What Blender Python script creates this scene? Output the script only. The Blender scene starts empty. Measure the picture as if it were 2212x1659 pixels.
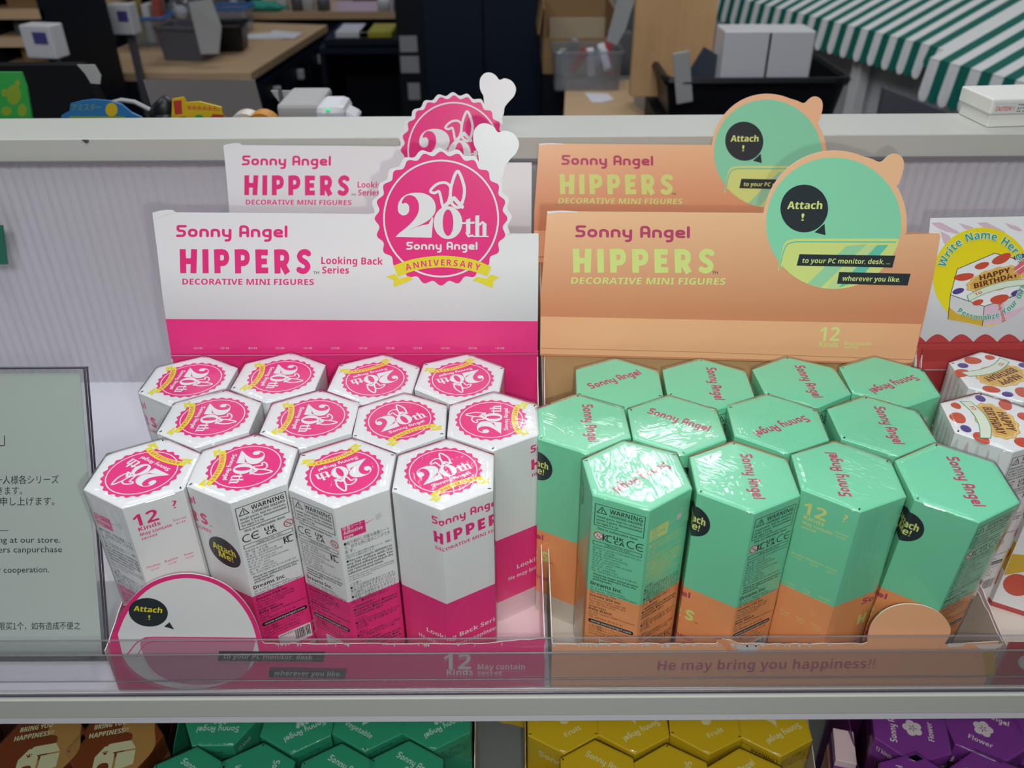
import bpy, bmesh, math, random
import numpy as np
from math import sin, cos, pi, radians, sqrt, atan2, hypot
from mathutils import Vector, Matrix, noise
from mathutils.geometry import tessellate_polygon, delaunay_2d_cdt
random.seed(7)
S = bpy.context.scene
COL = S.collection
# ------------------------------------------------------------------ camera
F, P, R, CX, CY, CZ = 1824.6, 0.5626414, -0.0055, 1106.0, 829.5, 0.4391
cam = bpy.data.cameras.new('camera'); camo = bpy.data.objects.new('camera', cam); COL.objects.link(camo)
rt, up, fw = Vector((1, 0, 0)), Vector((0, sin(P), cos(P))), Vector((0, cos(P), -sin(P)))
r2 = rt * cos(R) + up * sin(R); u2 = up * cos(R) - rt * sin(R)
M = Matrix.Identity(4)
for i in range(3):
    M[i][0], M[i][1], M[i][2] = r2[i], u2[i], -fw[i]
M[2][3] = CZ
camo.matrix_world = M
cam.sensor_width = 36; cam.lens = 36 * F / 2212; cam.clip_start = .01
cam.dof.use_dof = True; cam.dof.focus_distance = .535; cam.dof.aperture_fstop = 10.0
S.camera = camo
S.view_settings.view_transform = 'Standard'; S.view_settings.look = 'None'
S.view_settings.exposure = 0.0; S.view_settings.gamma = 1.0; S.view_settings.use_curve_mapping = False
# ------------------------------------------------------------------ light
wd = bpy.data.worlds.new('world'); S.world = wd; wd.use_nodes = True
bg = wd.node_tree.nodes['Background']; bg.inputs[0].default_value = (.75, .8, .9, 1); bg.inputs[1].default_value = .20
def area(name, loc, aim, sx, sy, power, col=(1, 1, 1)):
    l = bpy.data.lights.new(name, 'AREA'); l.shape = 'RECTANGLE'; l.size = sx; l.size_y = sy; l.energy = power; l.color = col
    o = bpy.data.objects.new(name, l); COL.objects.link(o); o.location = loc
    o.rotation_euler = (Vector(aim) - Vector(loc)).to_track_quat('-Z', 'Y').to_euler()
    return o
area('camera_flash', (.022, -.004, CZ - .022), (.02, .5, .12), .008, .008, .75, (.97, 1, .93))
area('ceiling_panel', (-.1, -1.15, 1.75), (0, .45, .1), 1.6, .6, 22, (.94, .95, 1))
area('ceiling_panel', (-.1, .35, 1.9), (0, .45, .1), 1.2, .5, 12, (.88, .91, 1))
area('ceiling_lamp', (-.06, 2.42, 1.75), (-.02, .4, .1), .16, .30, 3.5, (.97, .98, 1))
area('ceiling_lamp', (.50, 2.38, 1.75), (.1, .4, .1), .42, .26, 6.5, (.97, .98, 1))
area('ceiling_panel', (-1.3, 1.2, 1.85), (-.3, .8, .1), .9, .3, 9, (.93, .94, 1))
area('ceiling_panel', (-.8, 4.2, 1.88), (-.7, 3.0, -.3), 1.2, .6, 13, (.95, .97, 1))
area('ceiling_panel', (1.4, 3.4, 1.88), (1.2, 2.2, -.2), 1.2, .6, 8, (1, .98, .95))
# ------------------------------------------------------------------ pixel rays of the photograph onto real planes
def ray(x, y):
    a, b = x - CX, y - CY
    a, b = a * cos(R) + b * sin(R), -a * sin(R) + b * cos(R)
    u, v = a / F, -b / F
    return Vector((u, cos(P) + v * sin(P), -sin(P) + v * cos(P)))
C0 = Vector((0, 0, CZ))
def onY(x, y, Y): d = ray(x, y); return C0 + d * (Y / d[1])
def onZ(x, y, Z): d = ray(x, y); return C0 + d * ((Z - CZ) / d[2])
def onX(x, y, X): d = ray(x, y); return C0 + d * (X / d[0])
def plane_map(o, n):
    o, n = Vector(o), Vector(n).normalized()
    def f(x, y, off=0):
        d = ray(x, y); t = (o - C0).dot(n) / d.dot(n)
        return C0 + d * t + n * off
    return f
# ------------------------------------------------------------------ materials
def lin(h):
    h = h.lstrip('#'); c = [int(h[i:i + 2], 16) / 255 for i in (0, 2, 4)]
    return tuple((v / 12.92 if v <= .04045 else ((v + .055) / 1.055) ** 2.4) for v in c) + (1,)
MATS = {}
def mat(name, col, rough=.45, spec=.4, metal=0, var=0, vscale=40, bump=0, bscale=200, **kw):
    if name in MATS: return MATS[name]
    m = bpy.data.materials.new(name); m.use_nodes = True; nt = m.node_tree; b = nt.nodes['Principled BSDF']
    c = lin(col) if isinstance(col, str) else col
    b.inputs['Base Color'].default_value = c; b.inputs['Roughness'].default_value = rough
    b.inputs['Metallic'].default_value = metal; b.inputs['Specular IOR Level'].default_value = spec
    for k, v in kw.items(): b.inputs[k.replace('_', ' ')].default_value = v
    if var or bump:
        tc = nt.nodes.new('ShaderNodeTexCoord')
    if var:
        n = nt.nodes.new('ShaderNodeTexNoise'); n.inputs['Scale'].default_value = vscale; n.inputs['Detail'].default_value = 4
        nt.links.new(tc.outputs['Object'], n.inputs['Vector'])
        mx = nt.nodes.new('ShaderNodeMix'); mx.data_type = 'RGBA'
        mx.inputs[6].default_value = tuple(v * (1 - var) for v in c[:3]) + (1,); mx.inputs[7].default_value = tuple(min(1, v * (1 + var)) for v in c[:3]) + (1,)
        nt.links.new(n.outputs['Fac'], mx.inputs[0]); nt.links.new(mx.outputs[2], b.inputs['Base Color'])
    if bump:
        n2 = nt.nodes.new('ShaderNodeTexNoise'); n2.inputs['Scale'].default_value = bscale; n2.inputs['Detail'].default_value = 3
        nt.links.new(tc.outputs['Object'], n2.inputs['Vector'])
        bp = nt.nodes.new('ShaderNodeBump'); bp.inputs['Strength'].default_value = bump; bp.inputs['Distance'].default_value = .001
        nt.links.new(n2.outputs['Fac'], bp.inputs['Height']); nt.links.new(bp.outputs[0], b.inputs['Normal'])
    MATS[name] = m; return m
def card(n, c, **k): return mat(n, c, rough=k.pop('rough', .32), spec=.45, **k)
WHT = card('white_card', '#eef0ee'); PNK = card('pink_print', '#f23a86'); YEL = card('yellow_print', '#efe23c')
GRY = card('pale_grey_print', '#d9dad9'); BLK = card('black_print', '#1c1d20'); RED = card('red_print', '#c8402f')
MINT = card('mint_card', '#80dcae'); MINT2 = card('pale_mint_print', '#92e0b6'); ORG = card('orange_card', '#f7a56a'); PCH = card('peach_card', '#f8ba8a'); DPCH = card('deep_peach_card', '#cf8560')
LIME = card('lime_print', '#e0ea8c'); CRIM = card('crimson_print', '#c2496e'); CHAR = card('charcoal_print', '#333a3e'); TEAL = card('teal_print', '#6fcdb4')
TAN = card('tan_card', '#d2a376'); CREAM = card('cream_card', '#d8cec0'); PALEP = card('pale_pink_card', '#ecd0d2')
RAW = mat('raw_paper_edge', '#e6dcd0', rough=.9)
BROWN = card('brown_card', '#7a3d1c'); TANB = card('caramel_card', '#b08548'); CRM = card('cream_print', '#cfd0a2')
GREEN = card('green_card', '#33a076'); YLW = card('mustard_card', '#dcb81f'); PUR = card('purple_card', '#8a3f9a'); PUR2 = card('dark_purple_card', '#5c1f5e')
PGRN = card('pale_green_print', '#b4d8c6'); PYEL = card('pale_yellow_print', '#e6dfa0'); PPUR = card('pale_lilac_print', '#e6dcd8')
CRED = card('cake_red', '#b94444'); BERRY = card('berry_red_print', '#d0563f'); BLUE = card('blueberry_print', '#5b468f'); COOK = card('cookie_print', '#e2b25c')
COOKD = card('cookie_light_print', '#f4dc92'); CHOC = card('chocolate_print', '#6b3a22'); RIB = card('ribbon_print', '#e4ecd4'); TGR = card('teal_green_print', '#3aa88a')
WHIP = card('whipped_pink_print', '#dfc0cf'); CYEL = card('circle_yellow_print', '#f2e026'); SPNG = card('sponge_yellow_print', '#d8b23c'); PINK2 = card('pencil_pink_print', '#e0707c')
SHW = mat('shelf_white_paint', '#e2e3e8', rough=.38, spec=.5, var=.015, vscale=8, bump=.03, bscale=400)
RAILM = mat('rail_grey_paint', '#c3c5bb', rough=.42, spec=.5, var=.02, vscale=10)
# peach gradient that is printed on the orange header (lighter at its top)
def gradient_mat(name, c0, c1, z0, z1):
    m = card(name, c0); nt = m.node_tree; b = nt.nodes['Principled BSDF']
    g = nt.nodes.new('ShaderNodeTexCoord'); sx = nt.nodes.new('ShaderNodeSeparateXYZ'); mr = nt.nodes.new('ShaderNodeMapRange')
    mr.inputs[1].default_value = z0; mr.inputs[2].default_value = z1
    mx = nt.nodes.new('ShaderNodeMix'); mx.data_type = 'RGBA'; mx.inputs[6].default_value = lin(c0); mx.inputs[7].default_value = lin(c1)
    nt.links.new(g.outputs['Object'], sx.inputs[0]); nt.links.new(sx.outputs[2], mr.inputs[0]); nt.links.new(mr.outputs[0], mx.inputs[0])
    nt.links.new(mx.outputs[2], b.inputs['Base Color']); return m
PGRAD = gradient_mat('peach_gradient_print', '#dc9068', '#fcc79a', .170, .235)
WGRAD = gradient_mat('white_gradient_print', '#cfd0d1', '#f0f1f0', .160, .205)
def fresnel(nt, ior):
    """Fresnel factor that also holds on the far side of a clear sheet"""
    fr = nt.nodes.new('ShaderNodeFresnel'); g = nt.nodes.new('ShaderNodeNewGeometry'); mr = nt.nodes.new('ShaderNodeMapRange')
    mr.inputs[3].default_value = ior; mr.inputs[4].default_value = 1 / ior
    nt.links.new(g.outputs['Backfacing'], mr.inputs[0]); nt.links.new(mr.outputs[0], fr.inputs[0]); return fr
def film_mat():
    m = bpy.data.materials.new('clear_film'); m.use_nodes = True; nt = m.node_tree; nt.nodes.clear()
    o = nt.nodes.new('ShaderNodeOutputMaterial'); mx = nt.nodes.new('ShaderNodeMixShader'); tr = nt.nodes.new('ShaderNodeBsdfTransparent')
    tr.inputs[0].default_value = (.97, .975, .98, 1)
    gl = nt.nodes.new('ShaderNodeBsdfGlossy'); gl.inputs['Roughness'].default_value = .09
    fr = fresnel(nt, 1.42)
    tc = nt.nodes.new('ShaderNodeTexCoord')
    n1 = nt.nodes.new('ShaderNodeTexNoise'); n1.inputs['Scale'].default_value = 85; n1.inputs['Detail'].default_value = 2; n1.inputs['Distortion'].default_value = 2.5
    mp = nt.nodes.new('ShaderNodeMapping'); mp.inputs['Scale'].default_value = (1, .35, .3); mp.inputs['Rotation'].default_value = (0, 0, .6)
    nt.links.new(tc.outputs['Object'], mp.inputs[0]); nt.links.new(mp.outputs[0], n1.inputs['Vector'])
    bp = nt.nodes.new('ShaderNodeBump'); bp.inputs['Strength'].default_value = .27; bp.inputs['Distance'].default_value = .0018
    nt.links.new(n1.outputs['Fac'], bp.inputs['Height'])
    nt.links.new(bp.outputs[0], gl.inputs['Normal'])
    nt.links.new(fr.outputs[0], mx.inputs[0]); nt.links.new(tr.outputs[0], mx.inputs[1]); nt.links.new(gl.outputs[0], mx.inputs[2]); nt.links.new(mx.outputs[0], o.inputs[0])
    return m
FILM = film_mat()
def clear_mat(name, tint, rough=.06, haze=.0, refr=0.0, rr=.1, ior=1.49, rior=1.02):
    m = bpy.data.materials.new(name); m.use_nodes = True; nt = m.node_tree; nt.nodes.clear()
    o = nt.nodes.new('ShaderNodeOutputMaterial'); tr = nt.nodes.new('ShaderNodeBsdfTransparent'); tr.inputs[0].default_value = tint
    last = tr.outputs[0]
    if refr:
        rf = nt.nodes.new('ShaderNodeBsdfRefraction'); rf.inputs['Roughness'].default_value = rr; rf.inputs['IOR'].default_value = rior; rf.inputs[0].default_value = tint
        a = nt.nodes.new('ShaderNodeMixShader'); a.inputs[0].default_value = refr; nt.links.new(last, a.inputs[1]); nt.links.new(rf.outputs[0], a.inputs[2]); last = a.outputs[0]
    if haze:
        df = nt.nodes.new('ShaderNodeBsdfDiffuse'); df.inputs[0].default_value = (.8, .8, .82, 1)
        a = nt.nodes.new('ShaderNodeMixShader'); a.inputs[0].default_value = haze; nt.links.new(last, a.inputs[1]); nt.links.new(df.outputs[0], a.inputs[2]); last = a.outputs[0]
    gl = nt.nodes.new('ShaderNodeBsdfGlossy'); gl.inputs['Roughness'].default_value = rough
    fr = fresnel(nt, ior)
    a = nt.nodes.new('ShaderNodeMixShader'); nt.links.new(fr.outputs[0], a.inputs[0]); nt.links.new(last, a.inputs[1]); nt.links.new(gl.outputs[0], a.inputs[2])
    nt.links.new(a.outputs[0], o.inputs[0]); return m
ACR = clear_mat('clear_acrylic', (.985, .98, .985, 1), .08, .03)
ACP = clear_mat('ribbed_acrylic', (.99, .985, .99, 1), .12, .05, .15, .18, rior=1.30)
ACE = clear_mat('clear_acrylic_rib', (.80, .79, .82, 1), .12, .12)
ACS = clear_mat('clear_sign_acrylic', (.93, .94, .93, 1), .05, .02)
ACD = mat('acrylic_cut_edge', '#4a4656', rough=.2)
CLB = clear_mat('clear_plastic', (.80, .84, .88, 1), .15, .12)
# ------------------------------------------------------------------ object helpers
def thing(name, label, cat, loc=(0, 0, 0), rz=0, group=None):
    o = bpy.data.objects.new(name, None); COL.objects.link(o); o.empty_display_size = .02
    o.location = loc; o.rotation_euler = (0, 0, rz); o['label'] = label; o['category'] = cat
    if group: o['group'] = group
    return o
def wloc(p):
    v = Vector((0, 0, 0))
    while p: v += p.location; p = p.parent
    return v
def mesh(name, V, Fc, mats, parent=None, idx=None, world=True, smooth=False):
    """one mesh object; V in world coordinates unless world=False (then local to the parent)"""
    me = bpy.data.meshes.new(name)
    off = wloc(parent) if (parent and world) else Vector((0, 0, 0))
    me.from_pydata([tuple(Vector(v) - off) for v in V], [], Fc)
    if not isinstance(mats, (list, tuple)): mats = [mats]
    for m in mats: me.materials.append(m)
    if idx:
        me.polygons.foreach_set('material_index', idx)
    if smooth: me.polygons.foreach_set('use_smooth', [True] * len(me.polygons))
    me.update(); o = bpy.data.objects.new(name, me); COL.objects.link(o)
    if parent: o.parent = parent
    return o
def tag(o, label=None, cat=None, group=None, kind=None):
    if label: o['label'] = label
    if cat: o['category'] = cat
    if group: o['group'] = group
    if kind: o['kind'] = kind
    return o
class MB:
    def __init__(s): s.v = []; s.f = []; s.i = []; s.mats = []
    def mi(s, m):
        if m not in s.mats: s.mats.append(m)
        return s.mats.index(m)
    def add(s, V, Fc, m):
        n = len(s.v); s.v += [Vector(v) for v in V]; s.f += [tuple(k + n for k in f) for f in Fc]; s.i += [s.mi(m)] * len(Fc); return s
    def box(s, c, d, m, rot=None, bev=0):
        bm = bmesh.new(); bmesh.ops.create_cube(bm, size=1)
        for v in bm.verts: v.co = Vector((v.co.x * d[0], v.co.y * d[1], v.co.z * d[2]))
        if bev: bmesh.ops.bevel(bm, geom=bm.edges[:], offset=bev, segments=2, affect='EDGES', profile=.5)
        if rot is not None:
            for v in bm.verts: v.co = rot @ v.co
        bm.verts.index_update(); c = Vector(c)
        s.add([v.co + c for v in bm.verts], [tuple(v.index for v in f.verts) for f in bm.faces], m); bm.free(); return s
    def prism(s, poly, ext, m, cap=True):
        """poly: list of 3D points, ext: extrusion vector"""
        n = len(poly); P_ = [Vector(p) for p in poly]; Q = [p + Vector(ext) for p in P_]
        tr = tessellate_polygon([P_])
        Fc = [tuple(t) for t in tr] + [tuple(k + n for k in t[::-1]) for t in tr] + [(k, (k + 1) % n, (k + 1) % n + n, k + n) for k in range(n)]
        return s.add(P_ + Q, Fc, m)
    def tube(s, pts, r, m, seg=8, closed=False):
        pts = [Vector(p) for p in pts]; n = len(pts); V = []; Fc = []
        rr = r if isinstance(r, (list, tuple)) else [r] * n
        for k, p in enumerate(pts):
            a = pts[(k - 1) % n] if (k or closed) else p; b = pts[(k + 1) % n] if (k < n - 1 or closed) else p
            t = (b - a).normalized(); q = t.to_track_quat('Z', 'Y')
            for j in range(seg): V.append(p + q @ Vector((cos(2 * pi * j / seg), sin(2 * pi * j / seg), 0)) * rr[k])
        for k in range(n if closed else n - 1):
            for j in range(seg):
                a, b = k * seg, ((k + 1) % n) * seg
                Fc.append((a + j, a + (j + 1) % seg, b + (j + 1) % seg, b + j))
        if not closed: Fc += [tuple(range(seg))[::-1], tuple(range((n - 1) * seg, n * seg))]
        return s.add(V, Fc, m)
    def lathe(s, prof, c, m, seg=20, axis='Z'):
        V = []; Fc = []; c = Vector(c)
        for (r, h) in prof:
            for j in range(seg):
                a = 2 * pi * j / seg; p = Vector((r * cos(a), r * sin(a), h))
                if axis == 'Y': p = Vector((p.x, p.z, p.y))
                if axis == 'X': p = Vector((p.z, p.x, p.y))
                V.append(c + p)
        n = len(prof)
        for k in range(n - 1):
            for j in range(seg): Fc.append((k * seg + j, k * seg + (j + 1) % seg, (k + 1) * seg + (j + 1) % seg, (k + 1) * seg + j))
        Fc += [tuple(range(seg))[::-1], tuple(range((n - 1) * seg, n * seg))]
        return s.add(V, Fc, m)
    def blob(s, c, r, m, amp=.2, seed=0, sub=2, sc=(1, 1, 1)):
        bm = bmesh.new(); bmesh.ops.create_icosphere(bm, subdivisions=sub, radius=1)
        for v in bm.verts:
            k = 1 + amp * noise.noise(v.co * 1.6 + Vector((seed, seed * 2.3, 0)))
            v.co = Vector((v.co.x * sc[0], v.co.y * sc[1], v.co.z * sc[2])) * r * k
        bm.verts.index_update(); c = Vector(c)
        s.add([v.co + c for v in bm.verts], [tuple(v.index for v in f.verts) for f in bm.faces], m); bm.free(); return s
    def build(s, name, parent=None, smooth=False, world=True):
        return mesh(name, s.v, s.f, s.mats, parent, s.i, world, smooth)
# ------------------------------------------------------------------ flat print: shapes and lettering
GC = {}
TXT = bpy.data.objects.new('t', bpy.data.curves.new('t', 'FONT')); TXT.data.resolution_u = 2; TXT.data.fill_mode = 'FRONT'; TXT.data.space_line = 2
def styled(txt, style):
    """plain letters are set full width (their spacing is taken from their own shapes), bold ones as sans bold"""
    if style == 2: return txt
    if style == 0: return ''.join(chr(ord(c) + 0xFEE0) if c.isascii() and c.isalnum() else c for c in txt)
    return ''.join(chr(0x1D5D4 + ord(c) - 65) if 'A' <= c <= 'Z' else chr(0x1D5EE + ord(c) - 97) if 'a' <= c <= 'z' else chr(0x1D7EC + ord(c) - 48) if '0' <= c <= '9' else c for c in txt)
CH = {}
def load_chars(chars):
    """shape and advance of every character, one per line with an I behind it as a marker"""
    TXT.data.body = '\n'.join(['I'] + [c + 'I' for c in chars]); m = bpy.data.meshes.new_from_object(TXT)
    V = [(v.co.x, v.co.y) for v in m.vertices]; rows = {}
    for p_ in m.polygons:
        t = tuple(p_.vertices); rows.setdefault(int(round(-(sum(V[i][1] for i in t) / len(t) - .3) / 2)), []).append(t)
    bpy.data.meshes.remove(m); lb = min(V[i][0] for t in rows[0] for i in t); nI = len(rows[0])
    for k, c in enumerate(chars):
        L = sorted(rows.get(k + 1, []), key=lambda t: min(V[i][0] for i in t)); mk, gl = L[-nI:], L[:-nI]
        adv = min(V[i][0] for t in mk for i in t) - lb; used = sorted({i for t in gl for i in t}); mp = {i: j for j, i in enumerate(used)}
        vv = [(V[i][0], V[i][1] + 2 * (k + 1)) for i in used]
        if 0xFF10 <= ord(c) <= 0xFF5A and vv:
            x0 = min(q[0] for q in vv); vv = [(q[0] - x0 + .05, q[1]) for q in vv]; adv = max(q[0] for q in vv) + .05
        CH[c] = (vv, [tuple(mp[i] for i in t) for t in gl], adv)
def glyphs(txt, style=0, res=2):
    """flat letter shapes; style 0 plain, 1 bold, 2 light print"""
    txt = styled(txt, style); k = (txt, 0)
    if k not in GC:
        miss = sorted({c for c in txt if c not in CH and c != ' '})
        if miss: load_chars(miss)
        V = []; T = []; x = 0
        for c in txt:
            if c == ' ': x += .27; continue
            v, t, adv = CH[c]; n = len(V); V += [((a + x) / .71, b / .71) for a, b in v]; T += [tuple(i + n for i in q) for q in t]; x += adv
        GC[k] = (V, T)
    return GC[k]
def catmull(pts, n=6, closed=False):
    out = []; N = len(pts)
    for i in range(N if closed else N - 1):
        g = lambda k: pts[k % N] if closed else pts[max(0, min(N - 1, k))]
        p0, p1, p2, p3 = g(i - 1), g(i), g(i + 1), g(i + 2)
        for j in range(n):
            t = j / n
            out.append(tuple(.5 * (2 * b + (c - a) * t + (2 * a - 5 * b + 4 * c - d) * t * t + (-a + 3 * b - 3 * c + d) * t ** 3) for a, b, c, d in zip(p0, p1, p2, p3)))
    if not closed: out.append(tuple(pts[-1]))
    return out
def rpoly(pts, r, closed=False, n=4):
    """polyline with rounded corners; r a number or a list"""
    N = len(pts); out = []
    for i, p in enumerate(pts):
        ri = r[i] if isinstance(r, (list, tuple)) else r
        if (not closed and i in (0, N - 1)) or ri == 0: out.append(tuple(p)); continue
        a, b = Vector(pts[i - 1]), Vector(pts[(i + 1) % N]); q = Vector(p)
        da, db = a - q, b - q; ra = min(ri, da.length * .5); rb = min(ri, db.length * .5)
        A, B = q + da.normalized() * ra, q + db.normalized() * rb
        for j in range(n + 1):
            t = j / n; w = A * (1 - t) ** 2 + q * 2 * t * (1 - t) + B * t * t; out.append(tuple(w))
    return out
def stroke_geo(pts, w, closed=False, cap=True, n=8):
    V = []; T = []; N = len(pts); ww = w if isinstance(w, (list, tuple)) else [w] * N
    for i in range(N if closed else N - 1):
        a, b = Vector(pts[i]), Vector(pts[(i + 1) % N]); d = b - a
        if d.length < 1e-9: continue
        d.normalize(); q = Vector((-d.y, d.x)); wa, wb = ww[i] / 2, ww[(i + 1) % N] / 2; k = len(V)
        V += [tuple(a + q * wa), tuple(a - q * wa), tuple(b - q * wb), tuple(b + q * wb)]; T += [(k, k + 1, k + 2), (k, k + 2, k + 3)]
    for i in range(N):
        if not closed and not cap and i in (0, N - 1): continue
        c = pts[i]; k = len(V); V += [(c[0] + ww[i] / 2 * cos(2 * pi * j / n), c[1] + ww[i] / 2 * sin(2 * pi * j / n)) for j in range(n)]
        T += [(k, k + j, k + j + 1) for j in range(1, n - 1)]
    return V, T
def join(parts):
    V = []; T = []
    for (v, t) in parts:
        n = len(V); V += v; T += [tuple(k + n for k in x) for x in t]
    return V, T
def shift(g, dx): return [(x + dx, y) for x, y in g[0]], g[1]
def union2d(items):
    """merge overlapping flat shapes into one sheet without doubled faces"""
    V, T = join(items)
    if not T: return [], []
    xs = [v[0] for v in V]; ys = [v[1] for v in V]; sc = 1 / max(max(xs) - min(xs), max(ys) - min(ys), 1e-9); x0, y0 = min(xs), min(ys); TT = []
    for t in T:
        a, b, c = V[t[0]], V[t[1]], V[t[2]]; ar = sum(V[t[i]][0] * V[t[(i + 1) % len(t)]][1] - V[t[(i + 1) % len(t)]][0] * V[t[i]][1] for i in range(len(t)))
        if abs(ar) * sc * sc < 1e-10: continue
        TT.append(list(t) if ar > 0 else list(t)[::-1])
    r = delaunay_2d_cdt([Vector(((v[0] - x0) * sc, (v[1] - y0) * sc)) for v in V], [], TT, 0, 1e-6)
    VV = np.array([(v.x, v.y) for v in r[0]]); FF = [tuple(f) for f in r[2] if len(f) == 3]
    if not FF: return V, T
    fa = np.array(FF); cen = VV[fa].mean(axis=1); keep = np.zeros(len(FF), bool)
    for t in TT:
        q = [((V[i][0] - x0) * sc, (V[i][1] - y0) * sc) for i in t]; ins_ = np.ones(len(FF), bool)
        for i in range(len(q)):
            a, b = q[i], q[(i + 1) % len(q)]; ins_ &= (b[0] - a[0]) * (cen[:, 1] - a[1]) - (b[1] - a[1]) * (cen[:, 0] - a[0]) > -1e-9
        keep |= ins_
    return [(v[0] / sc + x0, v[1] / sc + y0) for v in VV.tolist()], [f for f, k in zip(FF, keep) if k]
# rounded square lettering of the maker's name: every letter drawn as strokes
def name_letters():
    w = .29; L = {}
    L['S'] = (1.0, [(rpoly([(.92, 1.3), (.16, 1.3), (.16, .76), (.84, .76), (.84, .15), (.1, .15)], [0, .1, .25, .3, .3, 0]), 0)])
    L['o'] = (1.0, [(rpoly([(.15, .15), (.15, .87), (.85, .87), (.85, .15)], .34, True), 1)])
    L['n'] = (.98, [(rpoly([(.15, .14), (.15, .87), (.83, .87), (.83, .14)], [0, .2, .36, 0]), 0)])
    L['y'] = (.98, [(rpoly([(.15, .87), (.15, .17), (.83, .17)], .34), 0), (rpoly([(.83, .87), (.83, -.36), (.4, -.38)], .34), 0)])
    L['A'] = (1.0, [(rpoly([(.14, .14), (.14, 1.3), (.86, 1.3), (.86, .14)], [0, .22, .42, 0]), 0), ([(.14, .56), (.86, .56)], 0)])
    L['g'] = (.98, [(rpoly([(.83, .17), (.15, .17), (.15, .87), (.83, .87)], [0, .34, .34, .2]), 0), (rpoly([(.83, .87), (.83, -.36), (.35, -.38)], [0, .34, 0]), 0)])
    L['e'] = (.98, [(rpoly([(.2, .5), (.83, .5), (.83, .87), (.15, .87), (.15, .15), (.86, .15)], [0, .05, .34, .34, .34, 0]), 0)])
    L['l'] = (.34, [([(.15, .14), (.15, 1.3)], 0)])
    out = []; x = 0
    for ch in 'Sonny Angel':
        if ch == ' ': x += .62; continue
        wd_, st = L[ch]
        for pts, cl in st: out.append(shift(stroke_geo(pts, w, bool(cl)), x))
        x += wd_ + .16
    g = union2d(out); return [(a / 1.45, b / 1.45) for a, b in g[0]], g[1]
GC[('@name', 0)] = name_letters()
def range_letters():
    w = .27; out = []; x = 0
    def P_(): return [([(.16, .02), (.13, .98)], 0), (rpoly([(.14, .87), (.56, .87), (.56, .42), (.14, .42)], [0, .3, .3, 0], n=6), 0)]
    L = {'H': (.78, [([(.15, .02), (.12, .98)], 0), ([(.6, .02), (.63, .98)], 0), ([(.14, .5), (.6, .5)], 0)]), 'I': (.3, [([(.15, .02), (.13, .98)], 0)]),
         'P': (.7, P_()), 'E': (.62, [([(.16, .02), (.13, .98)], 0), ([(.14, .86), (.56, .86)], 0), ([(.14, .5), (.52, .5)], 0), ([(.16, .14), (.58, .14)], 0)]),
         'R': (.74, P_() + [([(.36, .42), (.6, .03)], 0)]),
         'S': (.7, [(catmull([(.6, .8), (.46, .88), (.28, .86), (.17, .72), (.26, .56), (.44, .46), (.55, .3), (.44, .14), (.28, .12), (.12, .19)], 4), 0)])}
    for ch in 'HIPPERS':
        wd_, st = L[ch]
        for pts, cl in st:
            g = stroke_geo(pts, w if len(pts) < 3 and abs(pts[0][0] - pts[1][0]) < .3 else w * .86, False, False); out.append(shift(g, x))
        x += wd_ + .22
    return union2d(out)
GC[('@range', 0)] = range_letters()
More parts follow.
